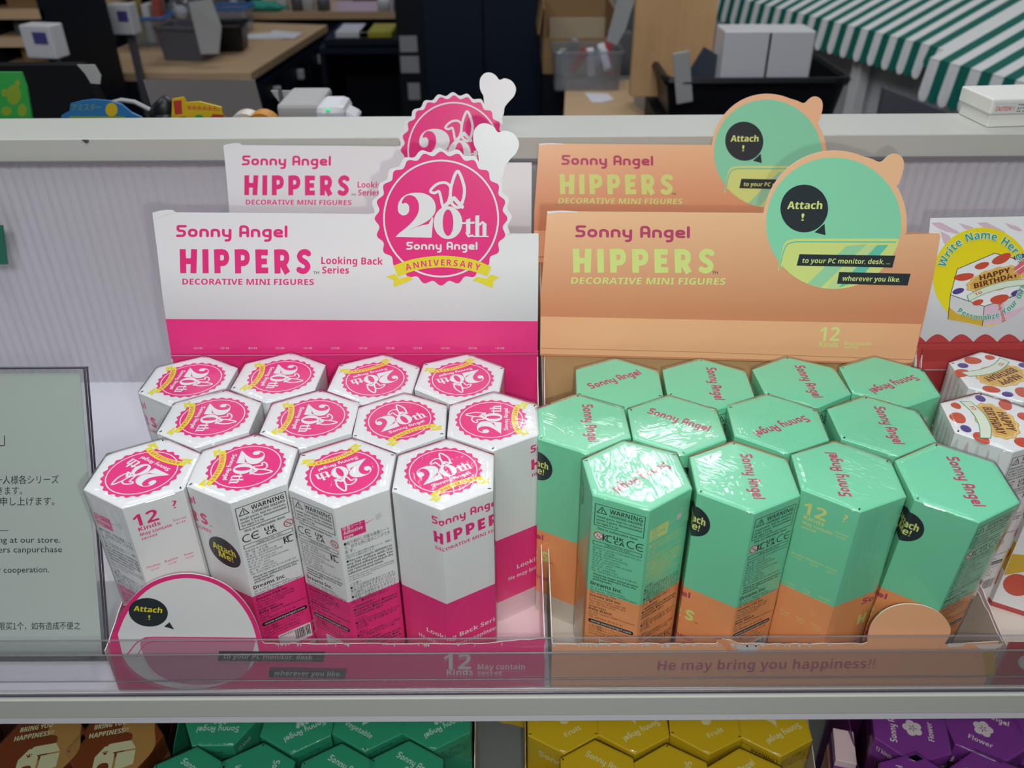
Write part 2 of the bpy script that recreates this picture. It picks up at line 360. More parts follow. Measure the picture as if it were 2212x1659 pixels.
class Art:
    def __init__(s, ydown=True): s.it = []; s.yd = ydown; s.T = None
    def _a(s, V, T, m, l, u=True):
        if s.T: V = [s.T(*p) for p in V]
        s.it.append((V, T, m, l, u))
    def merged(s):
        g = {}; out = []
        for V, T, m, l, u in s.it:
            if u: g.setdefault((m.name, l), []).append((V, T, m, l))
            else: out.append((V, T, m, l))
        for k, L in g.items():
            if len(L) == 1 and len(L[0][1]) < 3: out.append(L[0])
            else: V, T = union2d([(a[0], a[1]) for a in L]); out.append((V, T, L[0][2], L[0][3]))
        return out
    def poly(s, pts, m, l=0, holes=()):
        L = [[Vector((p[0], p[1], 0)) for p in q] for q in [pts] + list(holes)]
        V = [(v.x, v.y) for q in L for v in q]; s._a(V, [tuple(t) for t in tessellate_polygon(L)], m, l)
    def ell(s, cx, cy, rx, ry, m, l=0, n=40, rot=0, a0=0, a1=2 * pi):
        pts = []
        for k in range(n):
            a = a0 + (a1 - a0) * k / (n if a1 - a0 > 6.28 else n - 1); x, y = rx * cos(a), ry * sin(a)
            pts.append((cx + x * cos(rot) - y * sin(rot), cy + x * sin(rot) + y * cos(rot)))
        s._a(pts, [(0, k, k + 1) for k in range(1, n - 1)], m, l)
    def stroke(s, pts, w, m, l=0, closed=False, cap=True): s._a(*stroke_geo(pts, w, closed, cap), m, l)
    def rect(s, x0, y0, x1, y1, m, l=0): s.poly([(x0, y0), (x1, y0), (x1, y1), (x0, y1)], m, l)
    def text(s, t, p0, p1, h, m, l=0, bold=.02, shear=0, key=None):
        """lettering whose baseline runs from p0 to p1 and whose capitals stand h high"""
        cp = [(0, 0)] if key or bold < .06 else [(-.02, 0), (.02, 0)]
        st = 0 if 0 < bold < .015 else 2 if bold < .028 else 1
        V, T = GC[key] if key else glyphs(t, st)
        if not V: return
        x0 = min(v[0] for v in V); x1 = max(v[0] for v in V); p0, p1 = Vector(p0), Vector(p1); d = (p1 - p0) / (x1 - x0)
        q = Vector((d.y, -d.x)) if s.yd else Vector((-d.y, d.x)); q = q.normalized() * h; e = d.normalized() * h * shear
        for k, (ox, oy) in enumerate(cp):
            o_ = d.normalized() * (ox * h) + q * oy
            s._a([tuple(p0 + o_ + d * (x - x0) + (q + e) * y) for x, y in V], T, m, l + .18 * k, False)
    def arc(s, t, c, r, a0, a1, h, m, l=0, bold=.03, inside=False):
        """letters on a circle (y down), angles in degrees, 0 = right, -90 = top"""
        adv = []
        for ch in t:
            gx = [v[0] for v in glyphs(ch, 1)[0]] if ch != ' ' else [0, .38]; adv.append(max(gx) - min(gx) + .16)
        n = sum(adv); pos = 0
        for k, ch in enumerate(t):
            pos += adv[k]
            if ch == ' ': continue
            V, T = glyphs(ch, 1); a = radians(a0 + (a1 - a0) * (pos - adv[k] / 2) / n); x1 = max(v[0] for v in V); x0 = min(v[0] for v in V); mid = (x0 + x1) / 2
            o = Vector((c[0] + r * cos(a), c[1] + r * sin(a))); upv = Vector((cos(a), sin(a))) * (-1 if inside else 1); d = Vector((-upv.y, upv.x))
            nb = 1 if bold < .08 else 8
            for j in range(nb):
                q = (bold * .6 * cos(2 * pi * (j + .5) / nb), bold * .6 * sin(2 * pi * (j + .5) / nb)) if nb > 1 else (0, 0)
                s._a([tuple(o + d * (x - mid + q[0]) * h + upv * (y + q[1]) * h) for x, y in V], T, m, l + .1 * j, False)
    def build(s, name, fn, parent, step=.00004, base=.00005, cuts=None, world=False):
        mb = MB(); mats = {}
        for V, T, m, l in s.merged():
            if cuts:
                V2 = list(V); T2 = []
                for t in T:
                    pg = [V[k] for k in t]; xs = [p[0] for p in pg]
                    cs = [c for c in cuts if min(xs) < c - 1e-9 and max(xs) > c + 1e-9]
                    pgs = [pg]
                    for c in cs:
                        nx = []
                        for g in pgs:
                            for sgn in (-1, 1):
                                o_ = []
                                for i in range(len(g)):
                                    a, b = g[i], g[(i + 1) % len(g)]; sa, sb = (a[0] - c) * sgn, (b[0] - c) * sgn
                                    if sa >= 0: o_.append(a)
                                    if sa * sb < 0: tt = sa / (sa - sb); o_.append((c, a[1] + (b[1] - a[1]) * tt))
                                if len(o_) > 2: nx.append(o_)
                        pgs = nx
                    for g in pgs:
                        k = len(V2); V2 += g; T2.append(tuple(range(k, k + len(g))))
                V, T = V2, T2
                used = sorted({k for t in T for k in t}); mp = {k: i for i, k in enumerate(used)}
                V = [V[k] for k in used]; T = [tuple(mp[k] for k in t) for t in T]
            mb.add([fn(p[0], p[1], base + step * l) for p in V], T, m)
        return mb.build(name, parent, world=world)
def smalltext(A, lines, x0, y0, x1, dy, h, m, l=2, bold=.02, fill=1.0, just=True):
    """a block of print: each line (text, relative width)"""
    for k, ln in enumerate(lines):
        t, w = ln if isinstance(ln, tuple) else (ln, fill)
        A.text(t, (x0, y0 + dy * k), (x0 + (x1 - x0) * w, y0 + dy * k), h, m, l, bold)
# ------------------------------------------------------------------ the round anniversary seal, drawn in its own units
def seal(A, tf, ink=PNK, L0=1, ribbon=YEL, wt=WHT):
    old = A.T
    A.T = (lambda x, y: old(*tf(x, y))) if old else tf
    cx, cy = 448, 835
    def scal(r, amp, n=24, N=192): return [(cx + (r + amp * cos(n * 2 * pi * k / N)) * cos(2 * pi * k / N), cy + (r + amp * cos(n * 2 * pi * k / N)) * sin(2 * pi * k / N) * 1.01) for k in range(N)]
    A.poly(scal(360, 12), ink, L0)
    A.stroke([(cx + 320 * cos(2 * pi * k / 64), cy + 325 * sin(2 * pi * k / 64)) for k in range(64)], 10, wt, L0 + 1, True)
    two = [(236, 818), (214, 806), (205, 778), (214, 738), (244, 706), (290, 691), (342, 692), (386, 710), (412, 742), (418, 782), (406, 816), (376, 846), (330, 872), (292, 888), (262, 902),
           (300, 886), (345, 872), (378, 866), (398, 828), (405, 830), (395, 942), (192, 938), (214, 916), (262, 878), (302, 835), (322, 795), (322, 748), (302, 714), (270, 704), (246, 714), (230, 738), (232, 752), (250, 747), (268, 764), (268, 796), (254, 814)]
    A.poly(catmull(two[:15], 3) + [(two[15])] + two[16:22] + catmull(two[22:], 3), wt, L0 + 1)
    E = [(487 + 80 * cos(2 * pi * k / 40), 858 + 92 * sin(2 * pi * k / 40)) for k in range(40)]
    Hh = [(487 + 30 * cos(2 * pi * k / 40), 858 + 74 * sin(2 * pi * k / 40)) for k in range(40)]
    A.poly(E, wt, L0 + 1, [Hh])
    A.stroke(catmull([(506, 745), (504, 660), (540, 570), (576, 650), (574, 720), (548, 772)], 6, True), 17, wt, L0 + 1, True)
    A.stroke(catmull([(458, 765), (444, 704), (434, 682), (412, 692), (388, 680), (424, 643), (470, 634), (498, 655), (500, 700), (478, 762)], 5, True), 15, wt, L0 + 1, True)
    A.stroke([(462, 770), (520, 720), (566, 770)], 22, wt, L0 + 1)
    for pts in ([(588, 842), (612, 832), (612, 920), (588, 925)], [(566, 856), (636, 852), (636, 864), (566, 866)], [(640, 818), (662, 816), (662, 936), (640, 936)], [(680, 868), (702, 862), (702, 936), (680, 936)]): A.poly(pts, wt, L0 + 1)
    A.stroke([(590, 915), (602, 934), (624, 930)], 12, wt, L0 + 1); A.stroke([(660, 872), (680, 855), (698, 870)], 12, wt, L0 + 1)
    A.stroke([(628, 935), (672, 935)], 7, wt, L0 + 1); A.stroke([(674, 935), (712, 935)], 7, wt, L0 + 1)
    A.text('', (252, 1010), (652, 1010), 45, wt, L0 + 1, key=('@name', 0))
    A.poly(catmull([(183, 1098), (300, 1060), (460, 1043), (620, 1062), (730, 1105)], 5) + catmull([(706, 1158), (600, 1124), (460, 1108), (320, 1122), (206, 1160)], 5), ribbon, L0 + 3)
    A.poly([(190, 1146), (138, 1160), (184, 1180), (180, 1220), (262, 1188), (290, 1172), (268, 1158), (214, 1173)], ribbon, L0 + 2)
    A.poly([(724, 1148), (774, 1163), (742, 1184), (736, 1225), (655, 1190), (624, 1182), (650, 1160), (704, 1173)], ribbon, L0 + 2)
    A.arc('ANNIVERSARY', (459, 1098 + 762), 762, -106.2, -74.0, 34, ink, L0 + 4, bold=.045)
    A.T = old
# ================================================================== SHELVING (structure first)
SY = .325                                   # front edge of the upper shelf
unit = thing('display_shelving', 'white display shelving with grey fluted back panel and top rail', 'shelving', (0, .5, 0))
b = MB(); b.box((0, (.715 + SY) / 2 + .003, -.0085), (1.9, .715 - SY - .006, .017), SHW, bev=.0008); b.build('upper_shelf_board', unit)
b = MB(); b.box((0, SY + .0015, .0052), (1.9, .003, .0165), RAILM, bev=.0007); b.box((0, SY + .004, .0128), (1.9, .006, .0012), RAILM, bev=.0003); b.build('shelf_lip', unit)
RAILM2 = RAILM
b = MB(); b.box((0, .733, .2300), (1.9, .066, .0190), RAILM, bev=.0009); b.build('top_rail', unit)
b = MB(); b.box((0, .52, -.292), (1.9, .46, .016), mat('lower_board_grey', '#9a9d99', rough=.5, var=.03, vscale=9), bev=.0008); b.build('lower_shelf_board', unit)  # white board; the shade below the upper shelf is put into its grey
# corrugated plastic back panel with real flutes
PANEL = mat('grey_fluted_panel', '#c4c2c8', rough=.5, spec=.35)
b = MB(); V = []; Fc = []; nx = 900; X0, X1 = -.95, .95
for k in range(nx + 1):
    x = X0 + (X1 - X0) * k / nx; d = .0005 * sin(x * 2 * pi / .0085) + .0002 * sin(x * 2 * pi / .023 + 1)
    for z in (-.284, 0, .2205): V.append((x + .006 * z, .7035 - d, z))
for k in range(nx):
    for j in range(2): a = k * 3 + j; Fc.append((a, a + 3, a + 4, a + 1))
b.add(V, Fc, PANEL); b.box((0, .7075, -.03), (1.9, .004, .5), PANEL); b.build('back_panel', unit)
b = MB(); b.box((0, .699, .2203), (1.9, .003, .0022), mat('shadow_gap_grey', '#7d7c7f', rough=.6)); b.build('panel_seam', unit)  # thin dark strip painted in for the shade the rail drops on the panel
# chip in the rail paint
b = MB(); p = onY(185, 304, .6995); b.prism([p + Vector(q) for q in ((-.0032, 0, .001), (.0028, 0, .0008), (.002, 0, -.0012), (0, 0, -.0022), (-.0018, 0, -.0008))], (0, -.0004, 0), mat('bare_steel', '#4b4b52', rough=.6)); b.build('paint_chip', unit)
# fence: clear acrylic strip with ribs standing on the lip
fence = thing('clear_shelf_fence', 'long clear acrylic strip with ribs standing along the front edge of the upper shelf', 'shelf fence', (0, .333, .0))
b = MB(); b.box((0, .3322, .0293), (1.9, .0016, .0556), ACR); b.build('fence_panel', fence)
b = MB(); b.box((0, .3292, .0330), (1.9, .0009, .0300), ACP); b.build('label_pocket', fence)
b = MB()
for z, h, y in ((.0580, .0007, .3318), (.0488, .0007, .3291), (.0178, .0010, .3288), (.0245, .0006, .3302), (.0148, .0013, .3282)): b.tube([(-.95, y - .0004, z), (.95, y - .0004, z)], h * .75, ACE, 10)
b.build('rib', fence)
b = MB(); b.box((0, .3274, .0150), (1.9, .0012, .0011), ACD); b.build('dark_seam', fence)
b = MB(); b.box((0, .3298, .0008), (1.9, .0066, .0016), ACE); b.build('fence_foot', fence)

# ================================================================== HEXAGONAL BOXES
W = .055; SD = W * .57735; H = .143; RA = W * .57735
def hexpt(ang, r=RA): return (r * cos(radians(ang)), r * sin(radians(ang)))
def strip_fn(Hh, w=W):
    sd = w * .57735; V6 = [Vector(hexpt(a, sd)) for a in (210, 270, 330, 30, 90, 150)]
    def fn(u, y, off=0):                    # u in faces from the front left corner, y downwards in face widths
        i = min(5, max(0, int(math.floor(u - 1e-7)))) if abs(u - round(u)) > 1e-6 else int(round(u)) % 6
        k = (w / 2 + off) / (w / 2)
        a, c = V6[i % 6], V6[(i + 1) % 6]; t = u - i if abs(u - round(u)) > 1e-6 else 0
        q = (a + (c - a) * t) * k; return (q.x, q.y, Hh - y * sd)
    return fn
def hex_body(zones, Hh, w=W):
    """closed prism; zones = [(z_top, material), ...] from the top down"""
    b = MB(); r = w * .57735; zs = [Hh] + [z for z, m in zones]; ms = [m for z, m in zones]
    c = .0006
    rings = [[(x, y, Hh) for x, y in (hexpt(a, r - c) for a in (210, 270, 330, 30, 90, 150))]]
    rings.append([(x, y, Hh - c) for x, y in (hexpt(a, r) for a in (210, 270, 330, 30, 90, 150))])
    for z in zs[1:]: rings.append([(x, y, z) for x, y in (hexpt(a, r) for a in (210, 270, 330, 30, 90, 150))])
    V = [p for g in rings for p in g]
    for k in range(len(rings) - 1):
        b.add(V[k * 6:k * 6 + 12], [(j, j + 6, (j + 1) % 6 + 6, (j + 1) % 6)[::1] for j in range(6)], ms[max(0, k - 1)])
    b.add(rings[-1], [(5, 4, 3, 2, 1, 0)], ms[-1]); b.add(rings[0], [(0, 1, 2, 3, 4, 5)], ms[0])
    return b
def lid(m, Hh, w=W):
    """the tucked lid: a thin hexagon whose folded rim stands a hair proud, with small cut slits at two corners"""
    b = MB(); r = w * .57735
    rg = [[(x, y, Hh + z) for x, y in (hexpt(a, r + d) for a in (210, 270, 330, 30, 90, 150))] for d, z in ((.00012, -.0016), (.00012, -.0001), (-.0006, .00032), (-.0020, .00036))]
    V = [p for g in rg for p in g]
    for k in range(3): b.add(V[k * 6:k * 6 + 12], [(j, (j + 1) % 6, (j + 1) % 6 + 6, j + 6) for j in range(6)], m)
    b.add(rg[-1], [(0, 1, 2, 3, 4, 5)], m)
    for a in (210, 330):
        x, y = hexpt(a, r - .0022); b.add([(x - .0011, y - .0003, Hh + .00045), (x + .0011, y - .0003, Hh + .00045), (x + .0008, y + .0005, Hh + .00045), (x - .0008, y + .0006, Hh + .00045)], [(0, 1, 2, 3)], BLK)
    return b
LZ = .00036                                  # top of the lid above the box height
def film(Hh, seed, w=W):
    """loose clear wrap: a hexagonal shell, puckered at corners"""
    r = w * .57735 + .0004; V = []; Fc = []; ns = 6; nr = 6; nz = 14; rnd = random.Random(seed)
    per = []
    A6 = [Vector(hexpt(a, r)) for a in (210, 270, 330, 30, 90, 150)]
    for i in range(6):
        for j in range(ns): per.append(A6[i] * (1 - j / ns) + A6[(i + 1) % 6] * (j / ns))
    n = len(per); top = Hh + LZ + .0005
    def nz_(p): return noise.noise(Vector((p[0] * 90 + seed * 7, p[1] * 90, p[2] * 60)))
    V.append((0, 0, top + .0003))
    for k in range(1, nr + 1):
        for q in per:
            t = k / nr; p = (q.x * t, q.y * t, top); V.append((p[0], p[1], top + .00035 * (nz_(p) + .3) * (1 - .8 * (k == nr))))
    for k in range(1, nz + 1):
        z = top - (top - .002) * (k / nz) ** 1.2
        for q in per: p = (q.x, q.y, z); g = 1 + max(0, .012 * nz_(p) + .004); V.append((q.x * g, q.y * g, z))
    for j in range(n): Fc.append((0, 1 + j, 1 + (j + 1) % n))
    for k in range(nr + nz - 1):
        a, c = 1 + k * n, 1 + (k + 1) * n
        for j in range(n): Fc.append((a + j, c + j, c + (j + 1) % n, a + (j + 1) % n))
    b = MB(); b.add(V, Fc, FILM); return b
FILMS = []
for s_ in range(3):
    o = film(H, s_ + 1).build('shrink_wrap', None, True); FILMS.append(o.data); bpy.data.objects.remove(o)
JP = ['貼り剥がし可能な吸着シートで', '好きな所に貼ることができます。', '※貼り付ける面の材質や状態によって、接着力が', '低下する場合があります。']
def warning_face(A, u, ink, order=0):
    """face D: warning panel, marks, makers' addresses"""
    T = lambda t, x0, x1, y, h, bo=.02: A.text(t, (u + x0, y), (u + x1, y), h, ink, 1, bo)
    A.stroke([(u + .06, .15), (u + .94, .15), (u + .94, .62), (u + .06, .62)], .013, ink, 1, True)
    A.stroke([(u + .10, .33), (u + .185, .19), (u + .27, .33)], .016, ink, 1, True); A.stroke([(u + .185, .24), (u + .185, .285)], .016, ink, 1); A.ell(u + .185, .31, .009, .009, ink, 1, 8)
    T('WARNING', .32, .90, .285, .095, .05); T('CHOKING HAZARD', .32, .90, .365, .055, .03)
    for k, (t, w) in enumerate([('Small parts. Not for children', .90), ('under 3 years. Recommended', .90), ('for ages 3 & up.', .5)]): T(t, .10, w, .44 + .07 * k, .045, .03)
    T('This is collectable item.', .12, .86, .71, .05, .03)
    y = .93
    xs = {'no': .80, 'kc': .0, 'uk': .46, 'ce': .06} if order == 0 else {'no': .06, 'kc': .24, 'uk': .42, 'ce': .66}
    A.ell(u + xs['no'] + .09, y - .08, .088, .088, RED, 1, 28); A.ell(u + xs['no'] + .09, y - .08, .07, .07, WHT, 2, 28); A.stroke([(u + xs['no'] + .035, y - .135), (u + xs['no'] + .145, y - .025)], .014, RED, 3)
    A.text('0-3', (u + xs['no'] + .04, y - .04), (u + xs['no'] + .12, y - .04), .04, ink, 4); A.stroke([(u + xs['no'] + .10 + .028 * cos(t), y - .10 + .028 * sin(t)) for t in [k * .7 for k in range(9)]], .007, ink, 4, True)
    T('UK', xs['uk'], xs['uk'] + .19, y - .09, .08, .04); T('CA', xs['uk'] + .02, xs['uk'] + .21, y + .01, .08, .04)
    for j, cx in enumerate((.09, .25)):
        c = (u + xs['ce'] + cx, y - .08); A.stroke([(c[0] + .08 * cos(a), c[1] + .08 * sin(a)) for a in [radians(60 + 12 * k) for k in range(21)]], .020, ink, 1)
        if j: A.stroke([(c[0] - .07, c[1]), (c[0] + .03, c[1])], .020, ink, 1)
    A.stroke([(u + .06, .99), (u + .94, .99), (u + .94, 1.07), (u + .06, 1.07)], .011, ink, 1, True); T('CB061R199-1001', .28, .74, 1.055, .05)
    kx = .76 if order == 0 else .24; ky = 1.28 if order == 0 else .93
    A.stroke([(u + kx, ky - .15), (u + kx, ky)], .022, ink, 1); A.stroke([(u + kx + .07, ky - .15), (u + kx, ky - .07), (u + kx + .07, ky)], .018, ink, 1)
    A.stroke([(u + kx + .12 + .055 * cos(a), ky - .075 + .075 * sin(a)) for a in [radians(60 + 20 * k) for k in range(13)]], .020, ink, 1)
    smalltext(A, [('품질경영 및 공산품 안전관리법에 의한 표시', 1.0), ('품   명 : 공산품', .46), ('제 품 명 : 공산품관리의 품', .62), ('제조영질 : 20211214(안전관리법)', .74), ('제 조 공 : Dreams Inc.', .6), ('관 리 공 : (의) 시산경 (0505-337-6600)', .84), ('제 조 시 : 공산', .44), ('관리시안 : 15산리법', .5), ('질   표 : ATBC-PVC', .56), ('의법 : 안전관리법에 의한 표시 및 공산품 관리', .96)], u + .06, 1.155, u + .94, .062, .034, ink, 1)
    for k, (t, w) in enumerate([('Please be aware actual product', .94), ('may look different from the', .90), ('photographs.', .46)]): T(t, .10, w, 1.80 + .062 * k, .043, .04)
    T('Dreams Inc.', .06, .66, 2.06, .085, .05)
    for k, (t, w) in enumerate([('2F, 3-14-3 Takadanobaba,', .72), ('Shinjuku-ku, Tokyo 169-0075 Japan', .95), ('TEL: (03)5332-3956', .56)]): T(t, .06, w, 2.14 + .062 * k, .043)
    T('Dreams USA Inc.', .06, .66, 2.35, .06, .04)
    for k, (t, w) in enumerate([('2 Charles Street, Suite 3B,', .76), ('Providence, RI 02904 USA', .76), ('TEL: (401)331-5729', .56)]): T(t, .06, w, 2.42 + .062 * k, .043)
    T('Europe import.', .06, .40, 2.62, .043, .04); T('Baby Watch', .06, .50, 2.70, .06, .04)
    for k, (t, w) in enumerate([('41, Rue Gaultier 92400 Courbevoie,', .96), ('France', .22), ('TEL: (0033)01 43 33 31 81', .72)]): T(t, .06, w, 2.77 + .062 * k, .043)
    A.poly(rpoly([(u + .06, 2.94), (u + .94, 2.94), (u + .94, 3.04), (u + .06, 3.04)], .05, True), ink, 1); A.text('www.sonnyangel.com', (u + .11, 3.012), (u + .89, 3.012), .05, GRY, 2, .03)
    smalltext(A, [('※ 全12種類＋シークレットのうち', .9), ('どれか1種類が入っています。', .72), ('One of these 12 figures or', .8), ('secrets is in this package', .78)], u + .08, 3.13, u + .94, .068, .045, ink, 1)
    A.rect(u + .30, 3.42, u + .94, 3.80, WHT, 2)
    A.text('HIPPERS', (u + .33, 3.49), (u + .60, 3.49), .045, ink, 3); x = u + .62
    rr = random.Random(3)
    while x < u + .91: w = rr.choice((.006, .006, .011, .016)); A.rect(x, 3.46, x + w, 3.72, ink, 3); x += w + rr.choice((.006, .012))
def tape_face(A, u, ink, boxc, boxi, jpink, warn, ad=WHT):
    """face E: adhesive tape panel and directions"""
    A.poly([(u + .07, .46), (u + .50, .46), (u + .50, .74), (u + .07, .74)], boxc, 1); A.poly([(u + .50, .545), (u + .73, .50), (u + .50, .565)], boxc, 1)
    A.text('吸着シート', (u + .10, .54), (u + .44, .54), .075, boxi, 2, .02); A.text('Adhesive', (u + .10, .635), (u + .45, .635), .072, boxi, 2, .03); A.text('tape', (u + .10, .72), (u + .27, .72), .06, boxi, 2, .03)
    A.poly([(u + .70, .45), (u + .78, .42), (u + .82, .50), (u + .76, .57), (u + .70, .56)], GRY, 2)
    smalltext(A, [('●貼り剥がし可能な吸着シート', .98), ('で、好きな所に貼ることができ', .98), ('ます。', .22)], u + .08, .88, u + .94, .095, .066, jpink, 1, .02)
    smalltext(A, [('※貼り付ける面の材質や状態によって、接着力', 1), ('が低下する場合があります。', .62)], u + .08, 1.145, u + .94, .055, .036, jpink, 1)
    smalltext(A, [('●You can attach HIPPERS to', 1), ('any flat surface with the', 1), ('supplied adhesive tape. You', 1), ('can remove and reattach the', 1), ('adhesive several times.', .78)], u + .08, 1.28, u + .94, .073, .052, jpink, 1, .035)
    smalltext(A, [('※Adhesive strength may decrease depending', 1), ('on the material and condition of the surface', 1), ('to which it is attached.', .5)], u + .08, 1.64, u + .94, .05, .034, jpink, 1)
    smalltext(A, [('＜注意＞', .26), ('●小さな部品が含まれています。', 1), ('窒息の恐れがありますので口の中', 1), ('には絶対に入れないでください。', 1), ('●誤飲の危険性がありますので', 1), ('お子様には絶対与えないでくだ', 1), ('さい。●対象年齢15歳以上', .8)], u + .08, 1.85, u + .94, .077, .056, warn, 1, .02)
    smalltext(A, [('＜WARNING＞', .5), ('●Choking hazard. ●Contains', 1), ('small parts. ●Not suitable for', 1), ('children under age 3.', .66)], u + .08, 2.42, u + .94, .074, .054, warn, 1, .035)
    smalltext(A, [('＜조의＞', .26), ('●제품 안전관리법에 의한 3시', 1), ('공산품 및 경영품질 표시', .94), ('한리법.', .3)], u + .08, 2.76, u + .94, .074, .054, warn, 1, .02)
    smalltext(A, [('＜警告＞', .26), ('●此产品部分配件较小, 小心勿放', 1), ('入口, 严禁给三岁以下儿童。', .88)], u + .08, 3.10, u + .94, .074, .054, warn, 1, .02)
    smalltext(A, [('＜ATTENTION＞', .56), ('●contient de petites pièces', 1), ('pouvant être avalées. ●Ne', .95), ('convient pas aux enfants de', 1), ('moins de 3 ans.', .5), ('＜WARNUNG!＞', .5)], u + .08, 3.36, u + .94, .074, .052, warn, 1, .035)
def kinds_face(A, u, ink, names, low):
    A.text('12', (u + .10, .46), (u + .50, .46), .25, ink, 1, .045); A.text('Kinds', (u + .14, .57), (u + .50, .57), .085, ink, 1, .04)
    A.text('May contain', (u + .14, .68), (u + .66, .68), .065, ink, 1, .04); A.text('secret', (u + .14, .77), (u + .40, .77), .05, ink, 1, .04)
    A.text('?', (u + .76, .32), (u + .84, .32), .17, ink, 1, .05); A.text('Secret', (u + .70, .60), (u + .92, .60), .055, ink, 1); A.text('4/144', (u + .73, .68), (u + .89, .68), .045, ink, 1)
    for k, nm in enumerate(names):
        x = u + .20 + .30 * (k % 3); y = 1.42 + .72 * (k // 3); c = ink if y < 2.2 else low
        A.text(nm, (x - .019 * len(nm), y), (x + .019 * len(nm), y), .052, c, 1, .02); A.text('12/144', (x - .07, y + .08), (x + .07, y + .08), .04, c, 1)
def speech(A, c, rx, ry, m, ink, l1, l2, tail=None, h=.09):
    A.ell(c[0], c[1], rx, ry, m, 1, 36)
    if tail: A.poly(tail, m, 1)
    A.text(l1, (c[0] - rx * .72, c[1] - ry * .02), (c[0] + rx * .72, c[1] + ry * .06), h, ink, 2, .06, shear=-.05); A.text(l2, (c[0] - rx * .45, c[1] + ry * .48), (c[0] + rx * .45, c[1] + ry * .54), h, ink, 2, .06)
# --- the two kinds on the upper shelf
SF = strip_fn(H); FY = lambda u, y, off=0: SF(u % 6 if u < 6 else u - 6, y, off)
def strip_build(A, parent): return A.build('side_print', SF, parent, cuts=[1, 2, 3, 4, 5])
def pink_box():
    t = thing('hexagonal_box', 'x', 'box', (0, 0, 0)); zb = H - 2.22 * SD; zc = H - 3.94 * SD
    body = hex_body([(H - 1.25 * SD, WHT), (zb, WHT), (zc, PNK), (0, PALEP)], H).build('box_body', t, world=False)
    A = Art()
    A.text('', (.80, .36), (2.12, .36), .17, PNK, 1, key=('@name', 0)); A.text('', (.82, .78), (2.32, .78), .26, PNK, 1, key=('@range', 0))
    A.text('DECORATIVE MINI FIGURES', (.84, .94), (2.34, .94), .072, PNK, 1, .03); A.text('TM', (2.34, .78), (2.40, .78), .035, CHAR, 1)
    A.text('Looking Back Series', (.50, 3.20), (2.16, 3.20), .11, WHT, 1, .03); A.text('He may bring you happiness?!', (.30, 3.44), (2.10, 3.44), .10, WHT, 1, .03)
    speech(A, (2.56, 1.30), .37, .34, CHAR, YEL, 'Attach', 'Me!', h=.15)
    warning_face(A, 3, BLK); tape_face(A, 4, PNK, PNK, WHT, CHAR, CHAR); kinds_face(A, 5, PNK, ['Monkey', 'Rabbit', 'Fawn', 'Duck', 'Koala', 'Mouse', 'Sloth', 'Hamster', 'Tiger'], WHT)
    sp = strip_build(A, body)
    l = lid(WHT, H).build('lid', t, world=False)
    B = Art(); k = .80 * W / 745; ca, sa = cos(radians(30)), sin(radians(30))
    B.T = lambda x, y: (x, y)
    def tf(x, y): a, c = (x - 448) * k, -(y - 860) * k; return (a * ca - c * sa, a * sa + c * ca)
    seal(B, tf); B.build('lid_print', lambda x, y, off: (x, y, H + LZ + off), l)
    return t
def green_box():
    t = thing('hexagonal_box', 'x', 'box', (0, 0, 0)); zb = H - 2.22 * SD; zc = H - 3.94 * SD
    body = hex_body([(H - 1.25 * SD, MINT), (zb, MINT), (zc, ORG), (0, CREAM)], H).build('box_body', t, world=False)
    A = Art()
    A.text('', (.70, 2.46), (2.15, 2.46), .15, CRIM, 1, key=('@name', 0)); A.text('', (.72, 3.02), (2.28, 3.02), .28, LIME, 1, key=('@range', 0)); A.text('TM', (2.30, 3.02), (2.37, 3.02), .035, CHAR, 1)
    A.text('He may bring you happiness?!', (.40, 3.55), (2.34, 3.55), .12, CRIM, 1, .03)
    speech(A, (1.98, .62), .33, .34, CHAR, LIME, 'Attach', 'Me!', h=.15)
    warning_face(A, 3, CHAR, 1); tape_face(A, 4, LIME, LIME, MINT, LIME, CHAR); kinds_face(A, 5, LIME, ['Rabbit', 'Elephant', 'Panda', 'Lion', 'Pig', 'Sheep', 'Mouse', 'Fawn', 'Puppy'], LIME)
    strip_build(A, body); l = lid(MINT, H).build('lid', t, world=False)
    B = Art(False); ca, sa = cos(radians(30)), sin(radians(30)); k = W
    def pt(x, y): return ((x * ca - y * sa) * k, (x * sa + y * ca) * k)
    B.T = pt; B.text('', (-.36, .03), (.36, .03), .125, CRIM, 1, key=('@name', 0)); B.build('lid_print', lambda x, y, off: (x, y, H + LZ + off), l)
    return t
def dup(root, loc, rz, label, group, filmi, tilt=0):
    r = root.copy(); COL.objects.link(r); r.location = loc; r.rotation_euler = (Matrix.Rotation(tilt, 3, 'X') @ Matrix.Rotation(rz, 3, 'Z')).to_euler(); r['label'] = label; r['group'] = group
    for ch in [c for c in COL.objects if c.parent == root]:
        c = ch.copy(); COL.objects.link(c); c.parent = r
        for g in [c2 for c2 in COL.objects if c2.parent == ch]:
            d = g.copy(); COL.objects.link(d); d.parent = c
    if filmi is not None:
        f = bpy.data.objects.new('shrink_wrap', FILMS[filmi % 3]); COL.objects.link(f); f.parent = r
    return r
FLOOR = .0016
FI = {c: i for i, c in enumerate('ABCDEF')}
pb = pink_box(); gb = green_box()
